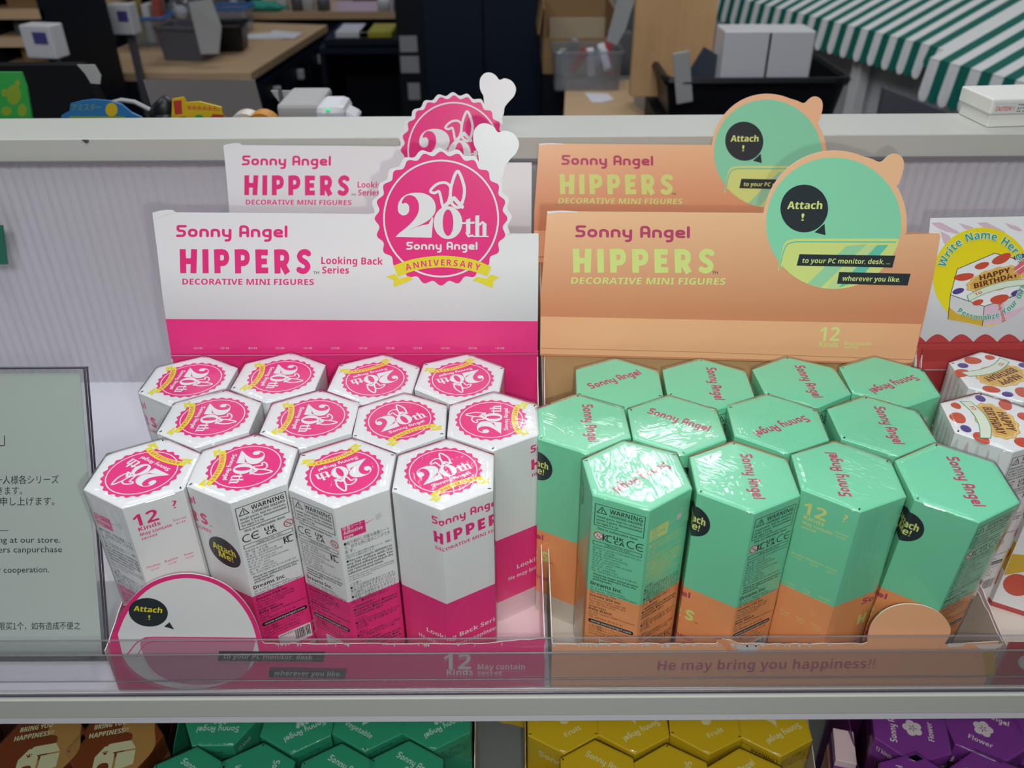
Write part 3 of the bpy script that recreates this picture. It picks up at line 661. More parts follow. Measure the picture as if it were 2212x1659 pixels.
LP = [('P31', -3.769, 6.848, -.008, 'F', 'white hexagonal box reading 12 Kinds on its side, left end of the front row'),
      ('P32', -2.770, 6.916, .034, 'D', 'white hexagonal box with round Attach Me print, second in the front row'),
      ('P33', -1.725, 6.832, -.002, 'E', 'white hexagonal box with the adhesive tape panel towards the front, front row'),
      ('P34', -.694, 6.804, 0, 'B', 'white hexagonal box with its pink title facing forward, seal upright, front row right end'),
      ('P21', -3.384, 7.821, .011, 'D', 'white hexagonal box at the left end of the middle row, seal reading downwards'),
      ('P22', -2.253, 7.798, -.001, 'D', 'white hexagonal box second from left in the middle row, WARNING panel just showing'),
      ('P23', -1.238, 7.725, .030, 'B', 'white hexagonal box with an upright seal in the middle row of the pink tray'),
      ('P24', -.207, 7.741, .007, 'A', 'white hexagonal box at the right end of the middle row, beside the green boxes'),
      ('P11', -3.876, 8.618, -.023, 'D', 'white hexagonal box at the back left corner of the pink tray'),
      ('P12', -2.811, 8.686, -.035, 'D', 'white hexagonal box second from left in the back row, seal reading downwards'),
      ('P13', -1.652, 8.624, -.070, 'E', 'white hexagonal box third from left in the back row, seal upside down'),
      ('P14', -.621, 8.625, -.104, 'E', 'white hexagonal box at the back right corner of the pink tray, seal upside down')]
LO = [('O31', 1.254, 6.766, .102, 'E', 'mint green hexagonal box with its whole WARNING panel in view, front row left end'),
      ('O32', 2.331, 6.718, -.047, 'D', 'mint green hexagonal box, second in the front row, WARNING panel on its right side'),
      ('O33', 3.384, 6.730, -.112, 'A', 'mint green hexagonal box whose left side reads 12 Kinds, front row'),
      ('O34', 4.413, 6.586, -.044, 'D', 'mint green hexagonal box behind the round orange flap, front row right end'),
      ('O21', .773, 7.671, .022, 'D', 'mint green hexagonal box beside the white ones, left end of the middle row'),
      ('O22', 1.804, 7.643, -.015, 'C', 'mint green hexagonal box second in the middle row, name sloping down to the right'),
      ('O23', 2.922, 7.660, -.080, 'E', 'mint green hexagonal box third in the middle row, name upside down'),
      ('O24', 4.048, 7.604, -.059, 'D', 'mint green hexagonal box at the right end of the middle row'),
      ('O11', 1.266, 8.496, -.051, 'B', 'mint green hexagonal box at the back left corner, name rising to the right'),
      ('O12', 2.321, 8.479, -.054, 'D', 'mint green hexagonal box second from left in the back row'),
      ('O13', 3.437, 8.510, .021, 'D', 'mint green hexagonal box third from left in the back row'),
      ('O14', 4.482, 8.507, -.072, 'E', 'mint green hexagonal box at the back right corner, name upside down')]
for i, (n, x, y, t, f, lb) in enumerate(LP):
    dup(pb, (x * W, y * W, FLOOR), t - (FI[f] - 1) * pi / 3, lb, 'white and pink hexagonal boxes in the pink tray', i)
for i, (n, x, y, t, f, lb) in enumerate(LO):
    lean_ = {'O34': .0105, 'O32': .0010}.get(n, 0)       # a few boxes lean forward against the front wall
    dup(gb, (x * W, y * W + lean_, FLOOR + lean_ * .20), t - (FI[f] - 1) * pi / 3, lb, 'mint green and orange hexagonal boxes in the orange tray', i + 1, lean_ / H)
def drop(root):
    for o in [o for o in COL.objects if o.parent and (o.parent == root or o.parent.parent == root)]: bpy.data.objects.remove(o)
    bpy.data.objects.remove(root)
drop(pb); drop(gb)
# ================================================================== DISPLAY TRAYS WITH HEADER CARDS
HP0, HP1 = Vector((0, .5125, .1418)), Vector((0, .5325, .239))          # lower and upper point of the leaning headers
HN = Vector((0, -(HP1.z - HP0.z), (HP1.y - HP0.y))).normalized()
HM = plane_map(HP0, HN); FWY = .3344; FM = plane_map((0, FWY, 0), (0, -1, 0))
def plate(name, outline, fn, th, face, edge, parent, back=None):
    """card cut to an outline (photo pixels laid on a real plane), th thick"""
    Pf = [fn(x, y, 0) for x, y in outline]; n = (fn(1000, 600, 1) - fn(1000, 600, 0)).normalized()
    b = MB(); k = len(Pf); L = [Vector((x, y, 0)) for x, y in outline]; tr = [tuple(t) for t in tessellate_polygon([L])]
    b.add(Pf, tr, face); b.add([p - n * th for p in Pf], [t[::-1] for t in tr], back or face)
    b.add(Pf + [p - n * th for p in Pf], [(i, (i + 1) % k, (i + 1) % k + k, i + k) for i in range(k)], edge)
    return b.build(name, parent)
def c5(x, y): return (780 + x / 2.593, 150 + y / 2.593)
def c6(x, y): return (1150 + x / 4.022, 440 + y / 4.022)
def c7(x, y): return (1600 + x / 2.719, 180 + y / 2.719)
# ---- pink header
def pink_header(root):
    sc = []
    for k in range(200):
        a = radians(184 + (304 - 184) * k / 199)
        r = 386 + 11 * cos(24 * a + .6); sc.append(c5(448 + r * cos(a), 835 + r * sin(a)))
    blob = catmull([(655, 462), (634, 425), (628, 380), (634, 340), (662, 308), (702, 302), (742, 322), (768, 352), (806, 342), (856, 362), (884, 410), (872, 462), (838, 500), (806, 540), (798, 585), (786, 612)], 5)
    sc2 = []
    for k in range(70):
        a = radians(-32 + (13.5 + 32) * k / 69); r = 386 + 10 * cos(24 * a + .6); sc2.append(c5(448 + r * cos(a), 835 + r * sin(a)))
    out = [(329, 460), (341, 456), (360, 453.5), (372, 454), (379, 459), (500, 460), (650, 461), (798, 463), (802, 461)] + [p for p in sc if p[1] < 462] + [c5(*q) for q in blob] + sc2 + [(1094, 506), (1163, 504.5), (1163.5, 512), (1161, 765), (370, 769), (351, 640), (340, 545)]
    card_ = plate('header_card', out, HM, .0007, WGRAD, RAW, root)
    A = Art()
    A.poly([(357.8, 689), (1161.6, 694), (1160.8, 764.5), (370.3, 768)], PNK, 1)
    A.text('', (380, 512), (621, 513), 26, PNK, 1, key=('@name', 0)); A.text('', (388, 591), (672, 592), 54, PNK, 1, key=('@range', 0))
    A.text('TM', (677, 592), (689, 592), 6, CHAR, 1, .0); A.text('DECORATIVE MINI FIGURES', (394, 614.5), (678, 615.5), 12.5, PNK, 1, .035)
    A.text('Looking Back', (694, 570), (827, 572), 15, PNK, 1, .035); A.text('Series', (696, 590.5), (754, 591), 14.5, PNK, 1, .035)
    for k, x in enumerate([428, 486, 546, 605, 665, 724, 784, 843, 902, 962, 1021, 1080]):
        t = '8/144' if k == 2 else '12/144'; A.text(t, (x - 9, 754), (x + 9, 754.2), 4.6, PALEP, 2, .0)
    seal(A, c5)
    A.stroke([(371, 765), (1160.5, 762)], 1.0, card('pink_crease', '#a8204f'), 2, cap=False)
    A.poly([(329.5, 461), (341, 457), (372, 455), (378, 460), (352, 466), (334, 475)], WHT, 1)
    A.build('header_print', HM, card_, world=True); return card_
def orange_header(root):
    out = [(1182, 456.5), (1215, 455), (1250, 457), (1648, 460.5)]
    cx_, cy_ = 552, 822
    for k in range(60):
        a = radians(188 + (292 - 188) * k / 59); out.append(c7(cx_ + 422 * cos(a), cy_ + 428 * sin(a)))
    out = [p for p in out if not (p[0] > 1640 and p[1] > 461)]
    out += [c7(*q) for q in catmull([(770, 443), (822, 462), (860, 432), (895, 414), (930, 420), (955, 448), (957, 500), (940, 560), (930, 590)], 4)]
    for k in range(24):
        a = radians(-31 + (9 + 31) * k / 23); out.append(c7(cx_ + 424 * cos(a), cy_ + 428 * sin(a)))
    out += [(1952, 506), (2030.5, 505), (2031, 512), (2016, 600), (1996, 690), (1975.5, 772), (1971, 784), (1955, 788), (1166.5, 768), (1168, 640), (1176, 540)]
    card_ = plate('header_card', out, HM, .0007, PGRAD, RAW, root)
    A = Art()
    A.poly([(1168.2, 683.5), (1990.6, 700), (1973.5, 781), (1954, 784.5), (1167, 764)], PCH, 1)
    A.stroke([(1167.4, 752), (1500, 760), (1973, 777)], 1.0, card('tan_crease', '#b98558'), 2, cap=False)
    A.poly([(1182, 457), (1215, 455.5), (1250, 457.5), (1247, 459.5), (1204, 459), (1184, 462)], WHT, 2)
    A.text('', (1242, 512.5), (1490, 514.5), 26, CRIM, 1, key=('@name', 0)); A.text('', (1237, 590), (1543, 591), 54, LIME, 1, key=('@range', 0))
    A.text('TM', (1539, 592), (1550, 592), 6, CHAR, 1, 0); A.text('DECORATIVE MINI FIGURES', (1233, 613), (1566, 615), 14, LIME, 1, .045, .15)
    A.text('12', (1769, 736), (1812, 737), 30, LIME, 2, .045, .1); A.text('Kinds', (1769, 749.5), (1810, 750.5), 12, LIME, 2, .05, .1)
    A.text('May contain', (1824, 745), (1882, 746.5), 7.5, LIME, 2, .03, .15); A.text('secret', (1823, 752.5), (1853, 753), 6, LIME, 2, .03, .15)
    A.T = c7
    A.ell(546, 822, 397, 386, MINT2, 1, 90)
    def circ(a): return (546 + 397 * cos(radians(a)), 822 + 386 * sin(radians(a)))
    low = [circ(a) for a in range(14, 141, 3)]
    pl = rpoly([(216, 1112), (240, 990), (262, 912), (912, 912)], [0, 40, 90, 0], n=8)
    A.poly(pl + low, LIME, 2)
    A.stroke(rpoly([(226, 1090), (250, 985), (278, 930), (912, 932)], [0, 40, 70, 0], n=8), 7, TEAL, 3, cap=False)
    for q, m_ in ((((620, 955), (740, 945), (470, 1198), (390, 1178)), card('soft_teal_print', '#a4dcae')), (((800, 950), (868, 948), (690, 1160), (560, 1206)), TEAL), (((740, 950), (800, 950), (570, 1205), (500, 1203)), card('soft_lime_print', '#cfe6a0'))): A.poly(q, m_, 3)
    A.ell(373, 735, 140, 140, CHAR, 2, 60); A.poly([(433, 875), (492, 824), (498, 892)], CHAR, 2)
    A.text('Attach', (272, 738), (476, 738), 44, LIME, 4, .07, .12); A.text('!', (354, 806), (370, 806), 44, LIME, 4, .07, .1)
    A.poly([(345, 1003), (908, 1012), (890, 1082), (328, 1070)], CHAR, 4); A.poly([(578, 1108), (997, 1118), (980, 1187), (565, 1177)], CHAR, 4)
    A.text('to your PC monitor, desk, ...', (358, 1054), (876, 1062), 28, LIME, 5, .035, .2); A.text('wherever you like.', (594, 1159), (934, 1166), 28, LIME, 5, .035, .2)
    A.build('header_print', HM, card_, world=True); return card_
def ragged(p0, p1, amp, n, seed):
    r = random.Random(seed); return [tuple(Vector(p0).lerp(Vector(p1), k / n) + Vector((0, r.uniform(-amp, amp), r.uniform(-amp, amp)))) for k in range(n + 1)]
def tray(name, label, x0, x1, colw, inner, xi0, header, front, fwtop, backz=.142):
    t = thing(name, label, 'display tray', ((x0 + x1) / 2, .43, 0))
    header(t)
    b = MB(); b.box(((x0 + x1) / 2, (FWY + .5128) / 2, .0008), (x1 - x0, .5128 - FWY, .0012), inner); b.build('tray_floor', t)
    # back wall below the crease: rounded print field on pale card
    b = MB(); b.box(((x0 + x1) / 2, .5134, backz / 2 + .001), (x1 - x0, .0008, backz - .0005), colw); b.build('back_wall', t)
    for k, x in enumerate((x0, x1)):
        prof = [(x, .5132, .0012), (x, FWY + .0005, .0012)] + ragged((x, FWY + .0005, .044 if k == 0 else .049), (x, .42, .066), .0009, 14, k) + ragged((x, .425, .070), (x, .508, .125), .0012, 14, k + 5) + [(x, .5132, .1385)]
        b = MB(); b.prism(prof, (.0006 if k == 0 else -.0006, 0, 0), xi0); b.build('side_wall', t)
    front(t, x0, x1, fwtop); return t
def front_pink(t, x0, x1, zt):
    outline = [px_(x0, .003), px_(x0, zt - .004)]
    arc_ = catmull([(238, 1388), (246, 1362), (262, 1325), (288, 1289), (325, 1259), (370, 1243), (415, 1240), (460, 1250), (500, 1272), (532, 1306), (554, 1345), (566, 1386)], 5)
    top = [(p[0], p[1]) for p in arc_]; r = random.Random(4); xr = px_(x1, zt)[0]
    rag = [(x, 1391 - 13 * max(0, (x - 1040) / (xr - 1040)) + r.uniform(-1.2, 1.2)) for x in [572 + (xr - 572) * k / 34 for k in range(35)]]
    out = [px_(x0, .002)] + [(233, 1386)] + top + rag + [px_(x1, .002)]
    fp = plate('front_panel', out, FM, .0006, PNK, RAW, t, PALEP)
    A = Art(); c = (411, 1405)
    ins = [(c[0] + (p[0] - c[0]) * .935, c[1] + (p[1] - c[1]) * .945) for p in arc_[4:-1]]
    low = [(c[0] + 149 * cos(radians(a)), 1396 + 92 * sin(radians(a))) for a in range(6, 176, 5)]
    A.poly([p for p in ins if p[1] < 1400] + low, WHT, 1)
    A.T = lambda x, y: (170 + x / 4.483, 1030 + y / 4.483)
    A.poly(rpoly([(585, 1620), (625, 1550), (700, 1548), (1720, 1560), (1640, 1900), (1400, 2010), (1000, 2020), (700, 1900)], [60, 40, 60, 60, 100, 200, 200, 200], True), card('plate_lilac_print', '#d992ac'), 2)
    A.stroke(rpoly([(470, 1720), (600, 1550), (900, 1552), (1725, 1562)], [0, 130, 60, 0]), 11, PNK, 3, cap=False); A.stroke(rpoly([(560, 1740), (650, 1592), (900, 1588), (1722, 1596)], [0, 110, 60, 0]), 8, PNK, 3, cap=False)
    A.ell(675, 1310, 190, 138, CHAR, 3, 50, .12); A.poly([(828, 1448), (880, 1405), (925, 1476)], CHAR, 3)
    A.text('Attach', (532, 1296), (806, 1316), 50, YEL, 5, .08, .08); A.text('!', (676, 1380), (694, 1380), 46, YEL, 5, .08)
    A.poly([(1360, 1685), (2390, 1690), (2370, 1790), (1350, 1780)], CHAR, 4); A.poly([(1850, 1840), (2600, 1850), (2580, 1950), (1840, 1940)], CHAR, 4)
    A.text('to your PC monitor, desk, ...', (1400, 1755), (2340, 1765), 40, GRY, 5, .03, .2); A.text('wherever you like.', (1890, 1915), (2540, 1925), 40, GRY, 5, .03, .2)
    A.T = None
    A.text('12', (958, 1445), (1018, 1445), 33, WHT, 2, .045); A.text('Kinds', (965, 1457), (1022, 1457), 11, WHT, 2, .04)
    A.text('May contain', (1032, 1445), (1134, 1445), 11, WHT, 2, .03); A.text('secret', (1032, 1457), (1084, 1457), 8, WHT, 2, .03)
    r = random.Random(9)
    for k in range(26):
        x = 590 + 560 * r.random(); w = r.uniform(3, 11); A.poly([(x, 1388.5), (x + w, 1388), (x + w * .8, 1391 + r.uniform(0, 3)), (x + w * .5, 1391 + r.uniform(1, 8)), (x + w * .2, 1392)], RAW, 2)
    A.build('front_print', FM, fp, world=True)
def front_orange(t, x0, x1, zt):
    r = random.Random(14); xl = px_(x0, zt)[0]; xr = px_(x1, zt)[0]
    rag = [(x, 1391 + r.uniform(-1.4, 1.4)) for x in [xl + (1862 - xl) * k / 40 for k in range(41)]]
    rag = [(x, y - (9 if 1545 < x < 1580 else 0)) for x, y in rag]
    arc_ = catmull([(1874, 1388), (1875, 1372), (1884, 1346), (1906, 1322), (1936, 1308), (1968, 1305), (2004, 1311), (2033, 1327), (2050, 1348), (2053, 1368), (2040, 1392)], 5)
    out = [px_(x0, .002)] + rag + arc_ + [(2052, 1396), (2085, 1390), (xr - 8, 1386), px_(x1, .002)]
    fp = plate('front_panel', out, FM, .0006, PCH, RAW, t, CREAM)
    A = Art(); A.text('He may bring you happiness?!', (1419, 1447), (1888, 1443), 20, CRIM, 2, .05, .18)
    for k in range(34):
        x = 1190 + 640 * r.random(); w = r.uniform(4, 13); A.poly([(x, 1390), (x + w, 1389.5), (x + w * .8, 1393 + r.uniform(0, 3)), (x + w * .5, 1393 + r.uniform(1, 9)), (x + w * .2, 1394)], RAW, 2)
    A.poly(rpoly([(1588, 1392), (1640, 1394), (1638, 1404), (1608, 1412), (1590, 1400)], 6, True), GRY, 2); A.poly([(1545, 1381), (1568, 1380), (1584, 1400), (1575, 1408)], ORG, 3)
    A.poly([(2046, 1390), (2090, 1388), (2078, 1396), (2050, 1398)], RAW, 2)
    A.build('front_print', FM, fp, world=True)
def px_(X, Z, Y=FWY):
    X_, Y_, Z_ = X, Y, Z - CZ; zc = Y_ * cos(P) - Z_ * sin(P); u_ = Y_ * sin(P) + Z_ * cos(P); a, b_ = F * X_ / zc, -F * u_ / zc
    return (CX + a * cos(R) - b_ * sin(R), CY + a * sin(R) + b_ * cos(R))
PINKWALL = card('tray_wall_pink', '#e59aae')
tp = tray('pink_display_tray', 'pink cardboard display tray with white header card and large round anniversary seal, in front', -.2395, .0185, PNK, PALEP, PALEP, pink_header, front_pink, .048)
to = tray('orange_display_tray', 'orange cardboard display tray with peach header card and round green Attach picture, in front', .0225, .2845, TAN, CREAM, CREAM, orange_header, front_orange, .048)
# ---- the second pair of trays, standing behind the first: same cards one tray depth further back
def rear_copy(src, dx, dy, dz, label, name):
    r = thing(name, label, 'display tray', (src.location.x + dx, src.location.y + dy, src.location.z))
    hc = [c for c in COL.objects if c.parent == src and c.name.startswith('header_card')][0]
    c = hc.copy(); COL.objects.link(c); c.parent = r; c.location = (0, 0, dz)
    for g in [g for g in COL.objects if g.parent == hc]:
        d = g.copy(); COL.objects.link(d); d.parent = c
    bw = [c for c in COL.objects if c.parent == src and c.name.startswith('back_wall')][0].copy(); COL.objects.link(bw); bw.parent = r
    x = .128; b = MB(); b.box((0, .0, .0008), (2 * x, .165, .0012), CREAM); b.build('tray_floor', r, world=False)
    for s_ in (-1, 1):
        b = MB(); b.prism([(s_ * x, .083, .0012), (s_ * x, -.080, .0012), (s_ * x, -.080, .045), (s_ * x, .0, .066), (s_ * x, .078, .125), (s_ * x, .083, .1385)], (-.0006 * s_, 0, 0), CREAM); b.build('side_wall', r, world=False)
    return r
rear_copy(tp, -.0008, .164, -.0038, 'white header card tray partly hidden behind the pink display tray in front', 'pink_display_tray')
rear_copy(to, -.0005, .164, -.0032, 'peach header card tray partly hidden behind the orange display tray in front', 'orange_display_tray')
# ---- birthday cake series at the right edge
def cake_top(A, tf, Q=0):
    """unit square art of the cake top: x,y in -1..1, y down"""
    old = A.T; A.T = (lambda x, y: old(*tf(x, y))) if old else tf
    for x, y, rx, ry, ro in ((-.72, -.42, .24, .14, .3), (.22, -.72, .24, .17, -.4), (.76, -.30, .20, .15, .6), (.74, .52, .22, .15, -.2), (.0, .80, .22, .17, .2), (-.50, .70, .13, .11, 0), (-.26, -.66, .17, .13, 0)):
        A.poly([(x + (rx * cos(a) * (1 - .18 * sin(a))) * cos(ro) - ry * sin(a) * sin(ro), y + rx * cos(a) * sin(ro) + ry * sin(a) * cos(ro)) for a in [k * pi / 9 for k in range(18)]], BERRY, Q + 1)
    for x, y in ((-.90, .06), (.42, .74), (.62, -.62)): A.ell(x, y, .14, .11, BLUE, Q + 1, 18)
    ck = [(.70 * (1 + .035 * cos(13 * a)) * cos(a), .44 * (1 + .05 * cos(13 * a)) * sin(a)) for a in [k * pi / 44 for k in range(88)]]
    A.poly(ck, COOK, Q + 2); A.stroke([(x * .92, y * .90) for x, y in ck], .025, COOKD, Q + 3, True)
    A.text('HAPPY', (-.36, -.12), (.36, -.12), .20, CHOC, Q + 4, .06); A.text('BIRTHDAY', (-.52, .13), (.52, .13), .20, CHOC, Q + 4, .06)
    rb = catmull([(-.72, .32), (-.25, .18), (.25, .18), (.72, .32)], 5) + catmull([(.74, .54), (.25, .42), (-.25, .42), (-.70, .56)], 5)
    A.poly(rb, RIB, Q + 4); A.stroke(rb, .018, TGR, Q + 5, True); A.text('TO', (-.52, .42), (-.36, .38), .10, BERRY, Q + 5, .03)
    A.T = old
def cake_header(t):
    out = [(2010, 471.5), (2372, 465), (2318, 800), (1979, 800), (1976, 790), (1985, 722)]
    FMc = plane_map((0, .5150, .1418), HN)
    c_ = plate('header_card', out, FMc, .0007, WGRAD, RAW, t)
    A = Art(); A.T = lambda x, y: (1960 + x / 3.016, 450 + y / 3.016)
    for dx in (0, 300, 600, 780):
        for pts in ([(155, 95), (215, 90), (330, 150), (345, 170), (250, 150), (200, 128)], [(215, 150), (270, 175), (305, 235), (300, 262), (270, 262), (235, 220)], [(335, 95), (420, 120), (450, 145), (430, 150), (370, 130)]): A.poly([(x + dx, y) for x, y in pts], WHIP, 1)
    sc = [(40, 870)]
    for k in range(8):
        x0 = -35 + 155 * k; sc += [(x0 + 155 * j / 8, 870 - 50 * sin(pi * j / 8)) for j in range(0, 9)]
    A.poly([(max(q[0], 62), q[1]) for q in sc[1:]] + [(1078, 1050), (62, 1050)], CRED, 1)
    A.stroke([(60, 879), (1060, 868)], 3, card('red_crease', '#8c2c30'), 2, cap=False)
    A.ell(488, 447, 322, 322, CYEL, 2, 80)
    hx = [(325, 395), (568, 292), (830, 362), (905, 500), (500, 638), (280, 563)]
    A.poly([(280, 563), (500, 638), (488, 766), (420, 762), (330, 736), (264, 722)], GRY, 3); A.poly([(500, 638), (905, 500), (800, 620), (700, 700), (600, 748), (488, 766)], WHIP, 3); A.poly([(266, 640), (330, 690), (492, 700), (488, 766), (340, 736), (264, 722)], SPNG, 4)
    A.poly([(620, 590), (800, 520), (760, 640), (640, 680)], GRY, 4); A.text('', (640, 735), (600, 600), 26, BERRY, 5, key=('@name', 0))
    A.poly(hx, WHT, 4); A.stroke(hx, 4, CHAR, 5, True); A.stroke([(280, 563), (264, 720)], 4, CHAR, 5); A.stroke([(500, 638), (488, 764)], 4, CHAR, 5)
    e1 = Vector((.96, -.26)) * 285; e2 = Vector((.10, .56)) * 290; o_ = Vector((575, 462))
    cake_top(A, lambda x, y: ((o_ + e1 * x + e2 * y).x, (o_ + e1 * x + e2 * y).y), 5)
    A.poly([(655, 440), (700, 380), (800, 300), (860, 360), (740, 425)], PINK2, 11); A.poly([(655, 440), (690, 395), (720, 425)], COOK, 12); A.stroke([(690, 418), (830, 318)], 5, WHT, 12)
    for off, m_, l in ((.11, WHT, 12), (.035, TGR, 14)):
        A.arc('Write Name Here!', (488, 450), 252, -166, -22, 50, m_, l, bold=off)
        A.arc('Personalize Your Gift', (488, 440), 300 - 14, 126, 12, 34, m_, l, bold=off, inside=True)
    A.build('header_print', FMc, c_, world=True)
def cake_front(t, x0, x1, zt):
    r = random.Random(5); xl = px_(x0, zt)[0]
    out = [px_(x0, .002)] + [(x, 1386 + r.uniform(-1, 1)) for x in (xl, xl + 40, xl + 80, xl + 160, xl + 260)] + [(px_(x1, zt)[0], 1384), px_(x1, .002)]
    fp = plate('front_panel', out, FM, .0006, CRED, RAW, t, CREAM)
    A = Art(); A.ell(2215, 1430, 16, 15, GRY, 1, 20); A.poly([(2120, 1400), (2150, 1398), (2148, 1455), (2132, 1470)], SPNG, 1); A.poly([(2104, 1392), (2170, 1390), (2155, 1400), (2138, 1404), (2118, 1402)], RAW, 2)
    A.build('front_print', FM, fp, world=True)
tk = tray('red_display_tray', 'red cardboard display tray with yellow Write Name Here circle on its header, right edge', .2885, .44, CRED, CREAM, PALEP, cake_header, cake_front, .048)
def cake_box():
    t = thing('hexagonal_box', 'x', 'box'); hh = H
    body = hex_body([(H - 1.25 * SD, WHT), (hh - 3.0 * SD, WHT), (.004, WHT), (0, CRED)], hh).build('box_body', t, world=False)
    A = Art(); warning_face(A, 3, BLK); A.poly([(3, 4.38), (4, 4.38), (4, 4.49), (3, 4.49)], CRED, 1)
    for f in (0, 1, 2, 4, 5):
        for k in range(5): A.poly(catmull([(f + .08 + .18 * k, .1), (f + .02 + .2 * k, .5), (f + .10 + .18 * k, .95), (f + .14 + .18 * k, .5)], 4, True), WHIP if k % 2 else GRY, 1)
        A.poly(catmull([(f + .02, 1.6), (f + .3, 1.2), (f + .7, 1.5), (f + .98, 1.3), (f + .98, 2.1), (f + .6, 1.9), (f + .3, 2.2), (f + .02, 1.9)], 4, True), SPNG, 1)
        A.poly([(f + .01, 3.0), (f + .99, 2.7), (f + .99, 3.5), (f + .4, 3.3), (f + .01, 3.6)], SPNG, 1)
        A.ell(f + .3, 2.5, .2, .3, BERRY, 2, 20); A.ell(f + .75, 3.05, .2, .28, BERRY, 2, 20); A.ell(f + .3, 3.75, .25, .3, BERRY, 2, 20)
    strip_build(A, body); l = lid(WHT, hh).build('lid', t, world=False)
    B = Art(); ca, sa = cos(radians(30)), sin(radians(30)); k = W * .5
    cake_top(B, lambda x, y: ((x * ca + y * sa) * k, (x * sa - y * ca) * k)); B.build('lid_print', lambda x, y, off: (x, y, H + LZ + off), l)
    return t
cb = cake_box()
kx = [('2119 760 back', 5.70, 8.60, .02, 'E', 'white cake print hexagonal box with WARNING panel on its left side, back row', 'x'),
      ('b', 6.76, 8.60, .0, 'E', 'white cake print hexagonal box at the far right end of the back row', 'x'),
      ('c', 5.28, 7.60, -.16, 'D', 'white cake print hexagonal box in front of the WARNING one, ribbon to the left', 'x'),
      ('d', 6.34, 7.62, -.04, 'E', 'white cake print hexagonal box at the far right, cream and strawberry side', 'x')]
def hex_at(px, py, ang, t=0):                 # centre of a box whose top vertex at ang (deg) is seen at px,py
    p = onZ(px, py, H + FLOOR); return (p.x - RA * cos(radians(ang) + t), p.y - RA * sin(radians(ang) + t))
c1 = hex_at(2119, 760, 90, -.05); c2 = hex_at(2116, 849.5, 90, -.16)
pos = [(c1[0], c1[1], -.05, 'E'), (c1[0] + W * 1.06, c1[1], .02, 'D'), (c2[0], c2[1], -.16, 'D'), (c2[0] + W * 1.08, c2[1] + .002, .03, 'B')]
for i, ((x, y, t, f), k) in enumerate(zip(pos, kx)):
    dup(cb, (x, y, FLOOR), t - (FI[f] - 1) * pi / 3, k[5], 'white cake print hexagonal boxes in the red tray', i)
drop(cb)

# ================================================================== SIGN in a clear stand at the left
p1 = onZ(221, 1392, .016); sx = p1.x
lean = radians(24); foot = Vector((sx, p1.y, .002)); 
def edge_err(L):
    a, b_, c_ = foot.x, foot.y + L * sin(lean), foot.z + L * cos(lean); pr = px_(a, c_, b_); return pr
L = .15
while edge_err(L)[1] > 797 and L < .4: L += .0005
top = Vector((sx, foot.y + L * sin(lean), foot.z + L * cos(lean)))
sn = Vector((0, -(top.z - foot.z), top.y - foot.y)).normalized()
sg = thing('notice_stand', 'clear acrylic stand holding a pale printed notice at the left edge', 'sign', (sx - .09, foot.y, 0))
xl = sx - .19
def slab(b, x0, x1, a0, a1, off, th, m):
    """slab on the leaning plane; a along the slope 0..1"""
    o = [Vector((x, foot.y + (top.y - foot.y) * a, foot.z + (top.z - foot.z) * a)) + sn * off for x, a in ((x0, a0), (x1, a0), (x1, a1), (x0, a1))]
    b.prism(o, sn * -th, m)
PAPER = mat('notice_paper', '#ccd6d0', rough=.6, spec=.3)
b = MB(); slab(b, xl, sx - .0035, .015, .985, .0, .0003, PAPER); pp = b.build('paper_sheet', sg)
b = MB(); slab(b, xl, sx, 0, 1, .0022, .0016, ACS); b.build('front_plate', sg)
b = MB(); slab(b, xl, sx, 0, 1, -.0012, .0016, ACS); b.build('back_plate', sg)
b = MB(); slab(b, sx, sx + .0006, 0, 1, .0024, .0018, ACD); slab(b, sx, sx + .0006, 0, 1, -.0012, .0014, ACD); slab(b, xl, sx + .0006, 1, 1.005, .0022, .005, ACD); b.build('cut_edge', sg)
b = MB(); b.box(((xl + sx) / 2, foot.y + .035, .0008), (sx - xl, .07, .0012), ACS); b.build('stand_foot', sg)
SM = plane_map(foot, sn); A = Art(); INK = card('notice_ink', '#26343a')
T = lambda t, x0, y0, x1, y1, h, bo=.012: A.text(t, (x0, y0), (x1, y1), h, INK, 1, bo)
A.stroke([(10, 941), (10, 962), (0, 963)], 1.8, INK, 1)
T('同一シリーズはお一人様各シリーズ', -150, 1046, 127, 1043, 14.5); T('1個までとさせていただきます。', -190, 1070, 48, 1067, 14.5); T('何卒よろしくお願い申し上げます。', -170, 1092, 118, 1090, 14.5)
A.stroke([(-60, 1146.5), (18, 1146)], 1.2, INK, 1, cap=False)
T('Thank you for shopping at our store.', -190, 1172.5, 130, 1172, 13.5, .02); T('Please note that customers canpurchase', -210, 1195, 134, 1192.5, 13.5, .02); T('Thank you for your cooperation.', -150, 1239, 106, 1236, 13.5, .02)
T('每个系列每人限买1个，如有造成不便之', -95, 1360.5, 174, 1358, 13)
A.build('notice_print', lambda x, y, o: SM(x, y, o), pp, base=.0001, world=True)
# green sign corner at the far left edge
g = MB(); p = [onY(-40, 487, .690), onY(6, 487, .690), onY(17, 571, .690), onY(-40, 571, .690)]; g.prism(p, (0, .001, 0), mat('dark_green_card', '#1f6b52', rough=.5))
tag(g.build('green_sign'), 'corner of a dark green sign against the grey panel, left edge', 'sign')
